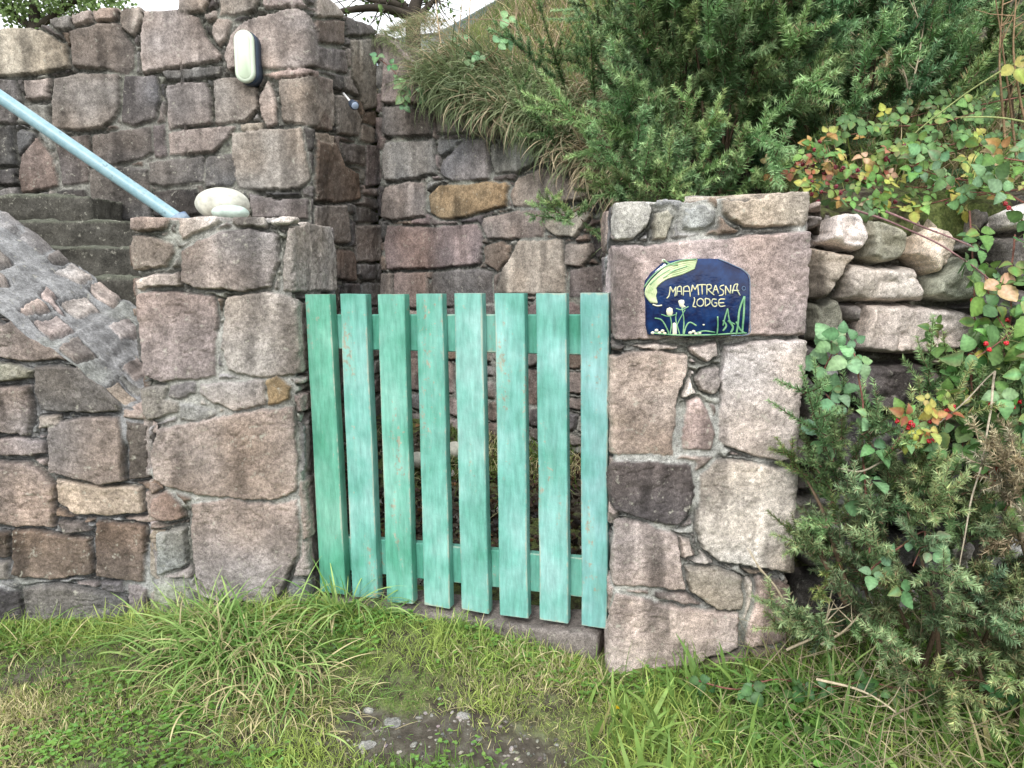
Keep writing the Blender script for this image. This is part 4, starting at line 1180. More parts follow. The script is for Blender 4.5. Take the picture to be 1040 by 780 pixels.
# ------------------------------------------------------------------ brambles
GREENS = [(.11, .21, .055), (.15, .28, .075), (.21, .35, .10), (.16, .28, .12), (.09, .165, .06)]
AUT = [(.40, .38, .08), (.34, .36, .09), (.42, .24, .09), (.30, .09, .06), (.45, .30, .20), (.38, .40, .12)]
LG = [(.16, .30, .14), (.20, .34, .17), (.13, .26, .13)]
def bramble(paths, label, rng, leaf=.042, step=.055, green=GREENS, aut=.2, canecol=(.20, .09, .07), r=.0028, berries=0, bcol=(.35, .01, .02), name='bramble', cat='bramble', group='bramble plants',
            leafspots=None, tri=True, face=(0, -1, .45), skip=0., spread=.5):
    paths = [[at(*p) if p[2] > 0 else p for p in q] for q in paths]
    base = min((p for q in paths for p in q), key=lambda p: p[2])
    e = empty(name, base, label, cat, group)
    C = Acc(); A = {0: Acc(), 1: Acc(), 2: Acc()}; B = []
    for q in paths:
        L = sum(np.linalg.norm(np.array(q[i + 1]) - np.array(q[i])) for i in range(len(q) - 1))
        n = max(6, int(L / .02)); P = curve_pts(q, n)
        P = P + np.stack([noise(P, 9, 5), noise(P, 9, 6), noise(P, 9, 7)], 1) * .006
        rr = np.linspace(r, r * .5, n)
        v, f = tube(P, rr, 6, False)
        C.add(v, f, np.tile(np.array(canecol) * rng.uniform(.8, 1.25), (len(v), 1)) * (1 + .4 * noise(v, 25, 3))[:, None])
        # thorns
        for k in range(0, n - 1, 2):
            s = rng.normal(0, 1, 3); s /= np.linalg.norm(s); b = P[k]
            C.add(np.array([b + (0, 0, .003), b - (0, 0, .003), b + s * .008, b + s * .008]), np.array([(0, 1, 2, 3)]), canecol)
        m = int(L / step)
        for k in range(m):
            if rng.random() < skip: continue
            i = min(n - 2, int((k + rng.uniform(0, 1)) / m * n)); p = P[i]; t = P[i + 1] - P[i]; t /= np.linalg.norm(t) + 1e-9
            out = np.array(face) * .6 + rng.normal(0, spread, 3) + t * .3; out /= np.linalg.norm(out)
            pl = rng.uniform(.02, .05); tip = p + out * pl + np.array([0, 0, .006])
            v, f = tube(np.array([p, (p + tip) / 2 + (0, 0, .006), tip]), [.0011, .001, .0008], 4, False); C.add(v, f, (.16, .17, .07))
            au = rng.random() < aut
            col0 = np.array(AUT[rng.integers(len(AUT))] if au else green[rng.integers(len(green))]) * rng.uniform(.8, 1.2)
            s = leaf * rng.uniform(.7, 1.25)
            nrm = np.array(face) + rng.normal(0, .4, 3); nrm /= np.linalg.norm(nrm)
            dwn = out + np.array([0, 0, -.5]); dwn -= nrm * (dwn @ nrm); dwn /= np.linalg.norm(dwn)
            sd_ = np.cross(nrm, dwn)
            for a_ in ((0, 1.42, -1.42) if tri else (0,)):
                zz = dwn * math.cos(a_) + sd_ * math.sin(a_)
                nn_ = nrm + rng.normal(0, .18, 3); nn_ -= zz * (nn_ @ zz); nn_ /= np.linalg.norm(nn_)
                yy = np.cross(zz, nn_)
                Rm = np.stack([nn_, yy, zz], 1)[None]
                c = col0 * (1 + rng.normal(0, .07, 3))
                tv, tf = LEAF[rng.integers(3)]
                k_ = len(tv) // 3
                W = (tv * s * (1.05 if a_ == 0 else .82)) @ Rm[0].T + tip + zz * (s * .22 if a_ == 0 else s * .04)
                cc = np.tile(c, (len(tv), 1)); cc[k_:] *= np.where(np.arange(len(tv) - k_) % 2, 1.15, .82)[:, None]; cc[:k_] *= 1.4      # paler midrib, side veins
                if au or rng.random() < .15:
                    cc[k_:] = cc[k_:] * .6 + np.array(AUT[rng.integers(len(AUT))]) * .4
                A[0].add(W, tf, cc)
        for k in range(berries):
            i = rng.integers(n // 3, n); B.append(P[i] + rng.normal(0, .012, 3) + np.array([0, -.012, 0]))
    C.build('cane', M['bark'], e)
    if A[0].n: A[0].build('leaves', M['leaf'], e)
    for b in B:
        V, Fc, o_ = [], [], 0
        for d in [(0, 0, 0)] + [tuple(x) for x in rng.normal(0, 1, (13, 3))]:
            d = np.array(d); d = d / (np.linalg.norm(d) + 1e-9) * .0042
            v, f = ellipsoid(b + d, (.0034,) * 3, 1, 0, 6, 4); V.append(v); Fc.append(f + o_); o_ += len(v)
        V = np.concatenate(V)
        mkobj('berry', V, np.concatenate(Fc), M['berry'], e, cols=np.tile(np.array(bcol) * rng.uniform(.7, 1.4), (len(V), 1)))
    return e
# over the top of the dry stone wall
bramble([[(1080,150,2.6),(1000,175,2.5),(930,190,2.42),(860,178,2.4),(812,165,2.45)], [(1060,190,2.5),(980,200,2.4),(905,212,2.36),(850,205,2.34)]], 'bramble with red and yellow leaves trailing along the wall top toward the sign pillar', R(21), aut=.36, leaf=.031, berries=6, bcol=(.12, .01, .02), step=.020)
bramble([[(1070,120,2.7),(1010,140,2.6),(950,150,2.5),(900,160,2.45)], [(1000,110,2.7),(960,125,2.6),(900,130,2.55),(850,140,2.5)]], 'leafy bramble below the upper gorse, over the right end of the wall', R(22), aut=.2, leaf=.034, step=.028, green=[(.08, .16, .05), (.11, .21, .07), (.18, .30, .09)])
bramble([[(1060,215,2.35),(1010,190,2.3),(960,180,2.3),(925,170,2.35)], [(1080,170,2.3),(1040,165,2.25),(1000,158,2.3)], [(1050,240,2.2),(1015,200,2.2),(985,195,2.25)]], 'large leaved bramble at the right edge above the pale block', R(23), aut=.15, leaf=.042, step=.030, green=GREENS + LG, berries=2)
bramble([[(760,185,2.75),(790,178,2.66),(835,190,2.5)], [(810,200,2.6),(822,165,2.5),(838,150,2.5)]], 'short bramble shoot peeping over the back of the sign pillar', R(24), aut=.5, leaf=.030, step=.016, berries=3, bcol=(.2, .02, .03))
# hanging down the right side
bramble([[(985,215,2.28),(990,300,2.18),(985,400,2.1),(975,470,2.05)], [(1030,240,2.2),(1025,330,2.1),(1010,420,2.05),(1000,500,2.0)]], 'green bramble hanging down the face of the wall at right', R(25), aut=.1, leaf=.044, step=.034, green=GREENS, berries=4, bcol=(.42, .01, .02))
bramble([[(1060,260,2.15),(1045,350,2.05),(1035,440,2.0),(1030,510,1.95)], [(1000,270,2.2),(1012,320,2.1),(1048,370,2.05)]], 'broad leaved bramble cut by the right edge of the view', R(26), aut=.05, leaf=.052, step=.034)
bramble([[(884,600,1.92),(880,520,1.96),(877,440,1.99),(872,372,2.02),(862,345,2.06)]], 'upright red stemmed bramble with pale green leaves climbing beside the pillar', R(27), aut=.0, leaf=.046, step=.05, green=LG, r=.0036)
bramble([[(905,455,1.88),(925,430,1.90),(950,425,1.90),(962,405,1.92)], [(960,470,1.88),(935,440,1.88),(915,425,1.88)]], 'small bramble shoot turned orange, red and yellow in the middle of the wall', R(28), aut=.65, leaf=.030, step=.016, berries=6, bcol=(.4, .01, .02))
bramble([[(852,475,1.97),(880,478,1.95),(925,450,1.93),(970,415,1.90),(1012,378,1.87)], [(1012,378,1.87),(1000,440,1.87),(985,520,1.83),(975,575,1.81)]], 'bare straw coloured bramble cane arching in front of the wall', R(29), canecol=(.50, .43, .33), skip=.97, leaf=.03, r=.0032)
bramble([[(868,212,2.26),(905,225,2.22),(950,245,2.2),(1000,280,2.16),(1030,300,2.12)], [(900,214,2.25),(945,232,2.2),(990,252,2.16)]], 'bare purplish bramble canes lying across the pale stones of the wall top', R(30), canecol=(.26, .15, .15), skip=.9, leaf=.03, r=.0034)
bramble([[(835,385,2.17),(838,372,2.15),(850,350,2.13)], [(846,470,2.09),(850,420,2.09),(840,400,2.10)]], 'young bramble with pale rounded leaves tight against the sign pillar', R(31), aut=0, leaf=.048, step=.035, green=LG, berries=1, bcol=(.5, .01, .02))
bramble([[(905,560,1.82),(940,540,1.80),(925,575,1.77)], [(905,560,1.82),(880,585,1.80),(915,600,1.77)]], 'bramble shoot lying over the low gorse, with pale veined leaves', R(32), aut=.05, leaf=.042, step=.05, green=LG)
bramble([[(700,690,2.0),(745,700,1.92),(790,690,1.92),(835,700,1.92),(880,690,1.9)], [(880,690,1.9),(930,700,1.86),(985,690,1.84),(1030,700,1.82)]], 'dark leaved bramble creeping through the grass at the lower right', R(33), aut=.0, leaf=.036, step=.05, green=[(.05, .12, .045), (.07, .15, .05)])
bramble([[(385,60,4.72),(402,75,4.62),(415,98,4.56),(405,112,4.54)], [(418,98,4.56),(428,92,4.5),(436,100,4.5)]], 'small pale bramble spray hanging at the corner of the back walls', R(34), aut=0, leaf=.055, step=.07, green=LG, face=(.3, -1, .3))
bramble([[(470,30,5.0),(473,60,4.75),(480,92,4.5)], [(520,20,4.9),(505,50,4.7),(480,70,4.5)]], 'pale leaved bramble in the dry grass above the recessed wall', R(35), aut=.1, leaf=.06, step=.09, green=LG, face=(.1, -1, .3))
bramble([[(1040,60,2.4),(1010,75,2.45),(960,110,2.5),(900,160,2.5)], [(1060,130,2.3),(1015,120,2.35),(970,118,2.45)]], 'long bare green bramble cane crossing the top right corner', R(36), canecol=(.30, .34, .14), skip=.8, leaf=.045, r=.0036)

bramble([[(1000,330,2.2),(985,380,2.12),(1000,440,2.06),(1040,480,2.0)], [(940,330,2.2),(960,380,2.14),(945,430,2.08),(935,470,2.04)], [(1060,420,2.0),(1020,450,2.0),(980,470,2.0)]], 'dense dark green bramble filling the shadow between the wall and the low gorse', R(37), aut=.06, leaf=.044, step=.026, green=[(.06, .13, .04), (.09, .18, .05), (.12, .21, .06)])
bramble([[(1060,95,2.8),(1000,105,2.7),(940,115,2.65),(880,135,2.6)], [(1060,140,2.6),(990,150,2.55),(920,170,2.5)]], 'mixed green bramble behind the red leaved one, under the gorse', R(38), aut=.1, leaf=.033, step=.032, green=[(.07, .13, .045), (.10, .18, .06)])
REDS = [(.34, .13, .10), (.42, .24, .12), (.38, .36, .10), (.20, .28, .08)]
bramble([[(905,205,2.36),(880,185,2.38),(855,172,2.36),(842,158,2.38)], [(880,185,2.38),(900,160,2.4),(918,150,2.45)], [(868,190,2.36),(840,195,2.34),(822,188,2.36)]], 'reddening bramble shoots with dark berries right at the corner of the pillar top', R(39), aut=.2, leaf=.028, step=.018, green=REDS + GREENS[:2], berries=9, bcol=(.16, .015, .03))
bramble([[(1065,300,2.1),(1035,330,2.05),(1010,350,2.02),(985,365,2.02)], [(1060,380,2.0),(1030,400,1.98),(1000,410,1.98)], [(1060,330,2.0),(1045,400,1.96),(1040,470,1.92),(1020,520,1.92)]], 'large glossy leaved bramble nearest the viewer at the right edge', R(40), aut=.06, leaf=.060, step=.040, berries=5, bcol=(.42, .01, .02))
# broad strap-leaved plant, right of the wall top
def strap_plant(base, n, L, label, rng, col=(.16, .26, .08), wid=.5, cat='plant', name='strap_leaved_plant', lean=.5):
    e = empty(name, base, label, cat); A = Acc()
    for k in range(n):
        tv, tf = BLL[rng.integers(1, 4)]; tv = tv * np.array([1, 2.2 * wid / .5, 1])
        a = rng.uniform(0, 6.28); D = np.array([[math.cos(a) * lean, math.sin(a) * lean - .2, 1]])
        A.inst(tv, tf, np.array([base + rng.normal(0, .01, 3)]), frames(D, np.array([rng.uniform(-.5, .5)])), np.array([L * rng.uniform(.7, 1.2)]), np.array([col]) * rng.uniform(.7, 1.3))
    A.build('leaves', M['grass'], e); return e
strap_plant(at(990, 195, 2.42), 16, .22, 'clump of broad light green strap leaves near the right edge of the wall top', R(41))

# ------------------------------------------------------------------ grasses
def scatter(tpls, pos, rng, size, cols, bend_dir=None, tilt=.35, acc=None, wscale=1.):
    A = acc or Acc()
    N = len(pos); kind = rng.integers(0, len(tpls), N)
    D = np.stack([rng.normal(0, tilt, N), rng.normal(0, tilt, N), np.ones(N)], 1)
    if bend_dir is not None: D = D + bend_dir
    spin = rng.uniform(0, 6.28, N)
    Rm = frames(D, spin)
    for k, (tv, tf) in enumerate(tpls):
        m = kind == k
        s = size[m]
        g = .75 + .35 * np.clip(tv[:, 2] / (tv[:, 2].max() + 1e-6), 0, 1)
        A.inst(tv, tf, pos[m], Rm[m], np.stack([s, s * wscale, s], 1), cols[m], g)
    return A
def gcols(P, rng, dry=.2, a=(.15, .28, .055), b=(.40, .49, .13), c=(.54, .48, .27)):
    f = np.clip(.5 + 1.5 * fbm(P, 4.5, 4, 9) + rng.normal(0, .22, len(P)), 0, 1)[:, None]
    C = np.array(a) * (1 - f) + np.array(b) * f
    dd = np.clip(dry + .9 * fbm(P, 3.4, 3, 19), 0, 1)
    d = (rng.random(len(P)) < dd)[:, None]
    C = np.where(d, np.array(c) * rng.uniform(.6, 1.35, (len(P), 1)), C)
    return C * rng.uniform(.75, 1.25, (len(P), 1))
def field_pts(n, x0, x1, y0, y1, rng, z_off=-.004):
    P = np.stack([rng.uniform(x0, x1, n), rng.uniform(y0, y1, n), np.zeros(n)], 1)
    return P
rng = R(101)
def ontop(P): P = P.copy(); P[:, 2] = height(P[:, 0], P[:, 1]) - .006; return P
def inpillar(P):
    x, y = P[:, 0], P[:, 1]
    return ((x > .27) & (x < .86) & (y > 2.12)) | ((x < -.69) & (y > 2.43)) | ((x > -.69) & (x < .29) & (y > 2.46 - (x + .69) * .31)) | ((x > .8) & (y > 2.25))
# short turf
P = field_pts(140000, -2.0, 1.9, 1.45, 2.55, rng); P = P[~inpillar(P)]
b = bare(P); P = P[rng.random(len(P)) > b * .93]; P = ontop(P)
hmul = .7 + .6 * sstep(-.3, .4, fbm(P, 4, 2, 88))
A = scatter(BL, P, rng, rng.uniform(.018, .050, len(P)) * hmul, gcols(P, rng, .22), tilt=.65, wscale=1.6)
o = A.build('turf', M['grass'], org=(0, 2, 0)); tag(o, 'short mixed turf covering the verge in front of the gate', 'grass', kind='stuff')
# clover and tiny round leaves
P = field_pts(26000, -2.0, 1.9, 1.45, 2.5, rng); P = P[~inpillar(P)]
cm = fbm(P, 3.5, 3, 301); P = P[(rng.random(len(P)) < sstep(-.25, .35, cm) * (1 - bare(P) * .8))]; P = ontop(P); P[:, 2] += rng.uniform(.01, .035, len(P))
tv, tf = leaf_tpl(4, .95, 0, .1, .1)
N = len(P); A = Acc()
for k in range(3):
    D = np.stack([np.cos(P[:, 0] * 90 + k * 2.1), np.sin(P[:, 0] * 90 + k * 2.1), rng.uniform(-.1, .5, N)], 1)
    # leaf plane roughly horizontal
    z = D / np.linalg.norm(D, axis=1, keepdims=True); x = np.cross(z, np.cross(np.tile([0, 0, 1.], (N, 1)), z)); x /= np.linalg.norm(x, axis=1, keepdims=True)
    y = np.cross(z, x); Rm = np.stack([x, y, z], 2)
    c = np.array([.17, .32, .07]) * (1 + .5 * noise(P, 6, 3))[:, None] + rng.normal(0, .012, (N, 3))
    A.inst(tv, tf, P, Rm, rng.uniform(.006, .013, N), np.clip(c, .02, 1))
o = A.build('clover', M['leaf'], org=(0, 2, 0)); tag(o, 'small round clover leaves spread through the turf', 'clover', kind='stuff')
P = field_pts(2600, .3, 1.9, 1.5, 2.12, rng); P = P[~inpillar(P)]
P = P[rng.random(len(P)) < sstep(-.1, .35, fbm(P, 4.5, 3, 411))]; P = ontop(P); P[:, 2] += rng.uniform(.02, .085, len(P))
tv, tf = LEAF[0]; N = len(P); A = Acc(); z = np.stack([rng.normal(0, 1, N), rng.normal(-.2, 1, N), rng.uniform(-.5, .5, N)], 1); z /= np.linalg.norm(z, axis=1, keepdims=True)
x = np.cross(z, np.cross(np.tile([0, -.3, 1.], (N, 1)), z)); x /= np.linalg.norm(x, axis=1, keepdims=True)
A.inst(tv, tf, P, np.stack([x, np.cross(z, x), z], 2), rng.uniform(.014, .032, N), np.array([.13, .26, .06]) * rng.uniform(.5, 1.6, (N, 1)) * (1 + rng.normal(0, .08, (N, 3))))
o = A.build('broadleaf_weeds', M['leaf'], org=(1, 1.8, 0)); tag(o, 'small broad leaved weeds mixed into the rough grass at the lower right', 'weeds', kind='stuff')
P = field_pts(900, .7, 1.8, 1.55, 2.1, rng); P = P[~inpillar(P)]; P = ontop(P); P[:, 2] += rng.uniform(0, .12, len(P))
A = scatter([blade_tpl(.3, 3, .012), blade_tpl(.9, 4, .010)], P, rng, rng.uniform(.08, .24, len(P)), np.array([.46, .38, .25]) * rng.uniform(.5, 1.3, (len(P), 1)), tilt=1.3)
tag(A.build('dead_straw', M['grass'], org=(1.2, 1.8, 0)), 'dead straw and broken stems tangled under the low gorse', 'straw', kind='stuff')
# longer grass along the wall foot and at the lower right
def tuft_field(n, x0, x1, y0, y1, size, dens_fn, rng, dry, name, label, tp=BLL, tilt=.45, ws=1., cols=None, bend=None):
    P = field_pts(n, x0, x1, y0, y1, rng); P = P[~inpillar(P)]
    P = P[rng.random(len(P)) < dens_fn(P)]; P = ontop(P)
    c = gcols(P, rng, dry) if cols is None else gcols(P, rng, dry, *cols)
    A = scatter(tp, P, rng, rng.uniform(size[0], size[1], len(P)), c, tilt=tilt, wscale=ws, bend_dir=bend)
    o = A.build(name, M['grass'], org=(float(P[:, 0].mean()), float(P[:, 1].mean()), 0)); tag(o, label, 'grass', kind='stuff'); return o
tuft_field(9000, -2.0, .25, 2.28, 2.52, (.05, .12), lambda P: .55 + .4 * fbm(P, 5, 2, 61) - .35 * (P[:, 0] > -.55), rng, .15, 'wall_foot_grass', 'longer grass growing along the foot of the left wall', ws=1.1)
tuft_field(11000, .25, 1.9, 1.5, 2.15, (.05, .14), lambda P: np.clip(.35 + .5 * fbm(P, 4, 2, 62) + .25 * (P[:, 0] > .4), 0, 1), rng, .22, 'rough_grass', 'rough longer grass below the sign pillar and gorse', ws=1.5)
tuft_field(1300, .2, 1.9, 1.5, 2.05, (.10, .20), lambda P: np.clip(.5 + .5 * fbm(P, 4, 2, 63), 0, 1), rng, .12, 'broad_grass', 'broad bladed bright grass in the lower right foreground', ws=2.4, tp=BL[1:5], cols=((.11, .22, .05), (.24, .36, .09), (.40, .36, .16)))
tuft_field(8500, -.75, .33, 2.08, 2.5, (.03, .10), lambda P: .10 + .85 * (P[:, 0] > -.25), rng, .2, 'sill_grass', 'short grass along the concrete sill of the gate', ws=1.5)
# big arching tussock left of the gate, and smaller companions
def tussock(cx, cy, n, spread, size, label, rng, dry=.25, lean=.9, group='arching grass tussocks'):
    e = empty('grass_tussock', (cx, cy, float(height(cx, cy))), label, 'grass tussock', group)
    A = Acc(); P = np.stack([rng.normal(cx, spread, n), rng.normal(cy, spread * .55, n), np.zeros(n)], 1); P = P[~inpillar(P)]; P = ontop(P); n = len(P)
    out = P - np.array([cx, cy, 0]); out[:, 2] = 0
    D = np.stack([out[:, 0] / spread * .35 + rng.normal(0, .25, n), out[:, 1] / spread * .35 + rng.normal(-.22, .22, n), np.ones(n)], 1)
    D /= np.linalg.norm(D, axis=1, keepdims=True)
    # blade local x (bend direction) = horizontal lean direction
    h = D * np.array([1, 1, 0]) + rng.normal(0, .2, (n, 3)) * (1, 1, 0); x = h - D * np.einsum('ij,ij->i', h, D)[:, None]; x /= np.linalg.norm(x, axis=1, keepdims=True)
    y = np.cross(D, x); Rm = np.stack([x, y, D], 2)
    s = rng.uniform(size[0], size[1], n); kind = rng.integers(0, len(BLL), n)
    f = rng.random((n, 1)); C = np.array((.13, .27, .06)) * (1 - f) + np.array((.44, .58, .20)) * f
    dm = (rng.random(n) < dry); C[dm] = np.array((.62, .53, .30)) * rng.uniform(.6, 1.2, (dm.sum(), 1))
    s[dm] *= .85
    for k, (tv, tf) in enumerate(BLL):
        m = kind == k
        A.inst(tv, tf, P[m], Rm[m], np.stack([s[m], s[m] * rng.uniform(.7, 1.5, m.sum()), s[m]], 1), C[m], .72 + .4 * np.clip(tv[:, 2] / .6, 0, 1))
    A.build('blades', M['grass'], e)
tussock(-.84, 2.14, 400, .125, (.13, .26), 'large arching grass tussock with straw blades left of the gate', R(201), .38)
tussock(-.98, 2.30, 420, .13, (.12, .24), 'green arching grass tussock against the foot of the left pillar', R(202), .14)
tussock(-.56, 2.36, 110, .05, (.14, .28), 'thin grass tussock leaning over the bottom of the first gate slat', R(203), .12)
tussock(-1.62, 2.30, 200, .10, (.09, .18), 'low grass tussock at the far left under the wall', R(204), .3)
tussock(-.42, 2.34, 60, .04, (.06, .12), 'little dark grass tuft in front of the sill below the second slat', R(205), .05)
tussock(.86, 1.92, 220, .10, (.12, .26), 'arching grass tussock below the narrow gorse beside the pillar', R(206), .25)
tussock(1.35, 1.70, 260, .16, (.12, .26), 'loose grass tussock with straw stems in the lower right corner', R(207), .45)
tussock(.55, 1.80, 180, .12, (.08, .18), 'bright grass tussock in front of the sign pillar', R(208), .12)
tussock(-.66, 1.97, 520, .12, (.07, .16), 'flattened straw coloured grass tussock at the front left', R(209), .68)

# grass behind the gate and leaf litter
P = field_pts(16000, -1.0, 1.0, 2.7, 4.8, rng); P = P[sdf(P[:, :2], LOW - 0) > .12]
g_ = sstep(3.35, 3.8, P[:, 1]) * sstep(-.55, -.25, P[:, 0]); P = P[rng.random(len(P)) < g_ * .95 + .02]; P = ontop(P)
A = scatter(BL[1:], P, rng, rng.uniform(.04, .11, len(P)), gcols(P, rng, .2, (.07, .13, .025), (.17, .24, .05)), tilt=.5, wscale=1.4)
tag(A.build('yard_grass', M['grass'], org=(0, 3.8, 0)), 'grass on the ground inside the recess behind the gate', 'grass', kind='stuff')
P = field_pts(5200, -1.1, .95, 2.6, 4.7, rng); P = P[sdf(P[:, :2], LOW) > .1]; P = P[rng.random(len(P)) < 1 - sstep(3.5, 4.1, P[:, 1]) * .8]; P = ontop(P); P[:, 2] += rng.uniform(.005, .02, len(P))
tv, tf = LEAF[1]; cs = np.array([(.05, .035, .025), (.10, .06, .04), (.035, .028, .025), (.45, .42, .38), (.30, .17, .08)])[rng.choice(5, len(P), p=(.4, .25, .22, .06, .07))]
A = Acc(); A.inst(tv, tf, P, frames(rng.normal(0, 1, (len(P), 3)) * (1, 1, .35), rng.uniform(0, 6.28, len(P))), rng.uniform(.02, .05, len(P)), cs)
tag(A.build('leaf_litter', M['leaf'], org=(0, 3.3, 0)), 'dark dead leaves lying on the ground behind the gate', 'leaf litter', kind='stuff')

# hanging and standing dry grass on the bank above the recessed wall
rc = np.array([(-.85, 4.87), (.52, 3.92)]); rt = (rc[1] - rc[0]) / np.linalg.norm(rc[1] - rc[0]); rn = np.array([rt[1], -rt[0]])
n = 11000; uu = rng.uniform(-.02, 1.12, n) * 1.667; bk = rng.uniform(-.02, .5, n) ** 1.0
XY = rc[0] + rt * uu[:, None] - rn * bk[:, None]
zt_ = np.array([Hr(u) for u in uu]); P = np.stack([XY[:, 0], XY[:, 1], np.maximum(zt_ + bk * .55, height(XY[:, 0], XY[:, 1]) * (bk > .3)) - .02], 1)
D = np.stack([rn[0] * .9 + rng.normal(0, .35, n), rn[1] * .9 + rng.normal(0, .35, n), rng.uniform(.1, .9, n)], 1); D /= np.linalg.norm(D, axis=1, keepdims=True)
h = np.tile(np.array([rn[0], rn[1], -.5]), (n, 1)) + rng.normal(0, .3, (n, 3)); x = h - D * np.einsum('ij,ij->i', h, D)[:, None]; x /= np.linalg.norm(x, axis=1, keepdims=True)
Rm = np.stack([x, np.cross(D, x), D], 2)
C = gcols(P, rng, .42, (.14, .19, .09), (.28, .33, .17), (.46, .38, .25)); s = rng.uniform(.16, .40, n) * np.where(uu < .40, .36, 1.)
A = Acc(); kind = rng.integers(0, 5, n)
for k, (tv, tf) in enumerate(BLL):
    m = kind == k; A.inst(tv, tf, P[m], Rm[m], np.stack([s[m], s[m] * .9, s[m]], 1), C[m])
tag(A.build('hanging_grass', M['grass'], org=(0, 4.4, 1.8)), 'long faded grass hanging over the top of the recessed wall', 'grass', kind='stuff')
P = field_pts(30000, -.95, 2.4, 2.7, 7.0, rng); P = P[sdf(P[:, :2], LOW) < -.12]
P = P[(P[:, 1] > 4.2) | (P[:, 0] > .5)]; P = P[rng.random(len(P)) < 1 - .5 * sstep(5, 7, P[:, 1])]; P = ontop(P)
A = scatter(BLL, P, rng, rng.uniform(.10, .32, len(P)) * (.35 + .65 * sstep(-.55, .2, P[:, 0])), gcols(P, rng, .5, (.10, .15, .04), (.24, .30, .08), (.42, .34, .20)), tilt=.5, wscale=.9)
tag(A.build('bank_grass', M['grass'], org=(0, 5, 2.4)), 'rough green and straw grass covering the bank above the walls', 'grass', kind='stuff')
# standing dead stalks
def stalks(lst, label, rng, col=(.42, .31, .20), group='dead weed stalks'):
    base = at(*lst[0][0]); e = empty('dead_stalk', base, label, 'dead stalk', group); A = Acc()
    for q in lst:
        P = curve_pts([at(*p) for p in q], 14); P += np.stack([noise(P, 6, 2), noise(P, 6, 3), P[:, 0] * 0], 1) * .008
        v, f = tube(P, np.linspace(.0045, .0018, 14), 5, False); A.add(v, f, np.array(col) * rng.uniform(.7, 1.3))
        for k in range(5):
            i = rng.integers(4, 13); d = rng.normal(0, 1, 3) * (1, .6, .4) + (0, 0, .9); d /= np.linalg.norm(d); l = rng.uniform(.04, .12)
            v, f = tube(np.array([P[i], P[i] + d * l * .6, P[i] + d * l + (0, 0, .01)]), [.002, .0015, .001], 4, False); A.add(v, f, np.array(col) * rng.uniform(.8, 1.3))
    A.build('stalks', M['bark'], e)
stalks([[(450,62,4.9),(444,20,4.9),(441,-25,4.9)], [(462,60,4.9),(468,10,4.9),(470,-30,4.9)], [(478,75,4.8),(476,20,4.85),(480,-30,4.9)]], 'upright brown dead stalks rising from the bank above the wall corner', R(51))
stalks([[(520,70,4.6),(524,10,4.7),(521,-30,4.8)], [(545,80,4.5),(535,45,4.6),(512,22,4.7),(470,20,4.8)], [(560,60,4.5),(575,10,4.6),(578,-30,4.7)]], 'thin bent dead stalks on the bank beside the grey green gorse', R(52), (.34, .25, .17))
stalks([[(1032,160,2.5),(1022,80,2.5),(1010,-20,2.5)], [(1045,150,2.45),(1030,60,2.45),(1035,-20,2.45)], [(1020,140,2.5),(1015,60,2.5),(1022,-20,2.5)]], 'brown dead stalks standing in the top right corner', R(53), (.30, .20, .12))
stalks([[(920,110,2.75),(930,60,2.75),(940,10,2.8)], [(925,100,2.75),(915,70,2.75),(905,55,2.75)]], 'single pale dead stalk among the upper gorse at right', R(54), (.5, .42, .3))
stalks([[(810,640,2.05),(790,600,2.0),(770,575,1.98)], [(835,655,2.0),(860,640,1.95),(880,618,1.9)], [(830,690,1.9),(880,705,1.85),(930,740,1.75)], [(800,660,1.98),(835,640,1.93),(845,600,1.9)]], 'broken pale stalks lying in the low gorse near the pillar foot', R(55), (.5, .42, .3))

# dandelion-like yellow flower
p = at(627, 719, 1.93); e = empty('yellow_flower', p - (0, 0, .05), 'single small yellow flower in the grass below the sign pillar', 'flower')
v, f = tube(np.array([p - (0, 0, .06), p - (0, 0, .03) + (.003, 0, 0), p]), .0012, 5); mkobj('stem', v, fix_faces(f), M['grass'], e, cols=np.tile((.12, .22, .06), (len(v), 1)))
A = Acc(); n = 34; a = rng.uniform(0, 6.28, n); D = np.stack([np.cos(a), np.sin(a) - .4, rng.uniform(.2, 1.2, n)], 1)
A.inst(*blade_tpl(.5, 3, .28), np.tile(p, (n, 1)), frames(D, rng.uniform(0, 6, n)), np.full(n, .009), np.tile((.85, .62, .02), (n, 1))); A.build('petals', M['leaf'], e)

# gravel and flat stones pressed in the bare soil
n = 1500; P = field_pts(n, -1.4, .6, 1.6, 2.15, rng); P = P[rng.random(n) < bare(P) * .9 + .02]; P = ontop(P); P[:, 2] += .006
ev, ef = ellipsoid((0, 0, 0), (1, .75, .38), 9, .6, 9, 6)
n = len(P); C = np.array([.27, .25, .22]) * rng.uniform(.35, 1.3, (n, 1)) * (1 + rng.normal(0, .05, (n, 3)))
s = rng.uniform(.003, .009, n); big = rng.random(n) < .05; s[big] = rng.uniform(.009, .014, big.sum()); C[big] = np.array([.22, .21, .19]) * rng.uniform(.7, 1.2, (big.sum(), 1))
A = Acc(); up = np.tile((0, 0, 1.), (n, 1)) + rng.normal(0, .15, (n, 3)); A.inst(ev, ef, P, frames(up, rng.uniform(0, 6.28, n)), s, C)
tag(A.build('gravel', M['stone'], org=(-.2, 1.85, 0)), 'small grey stones bedded in the bare soil before the gate', 'gravel', kind='stuff')
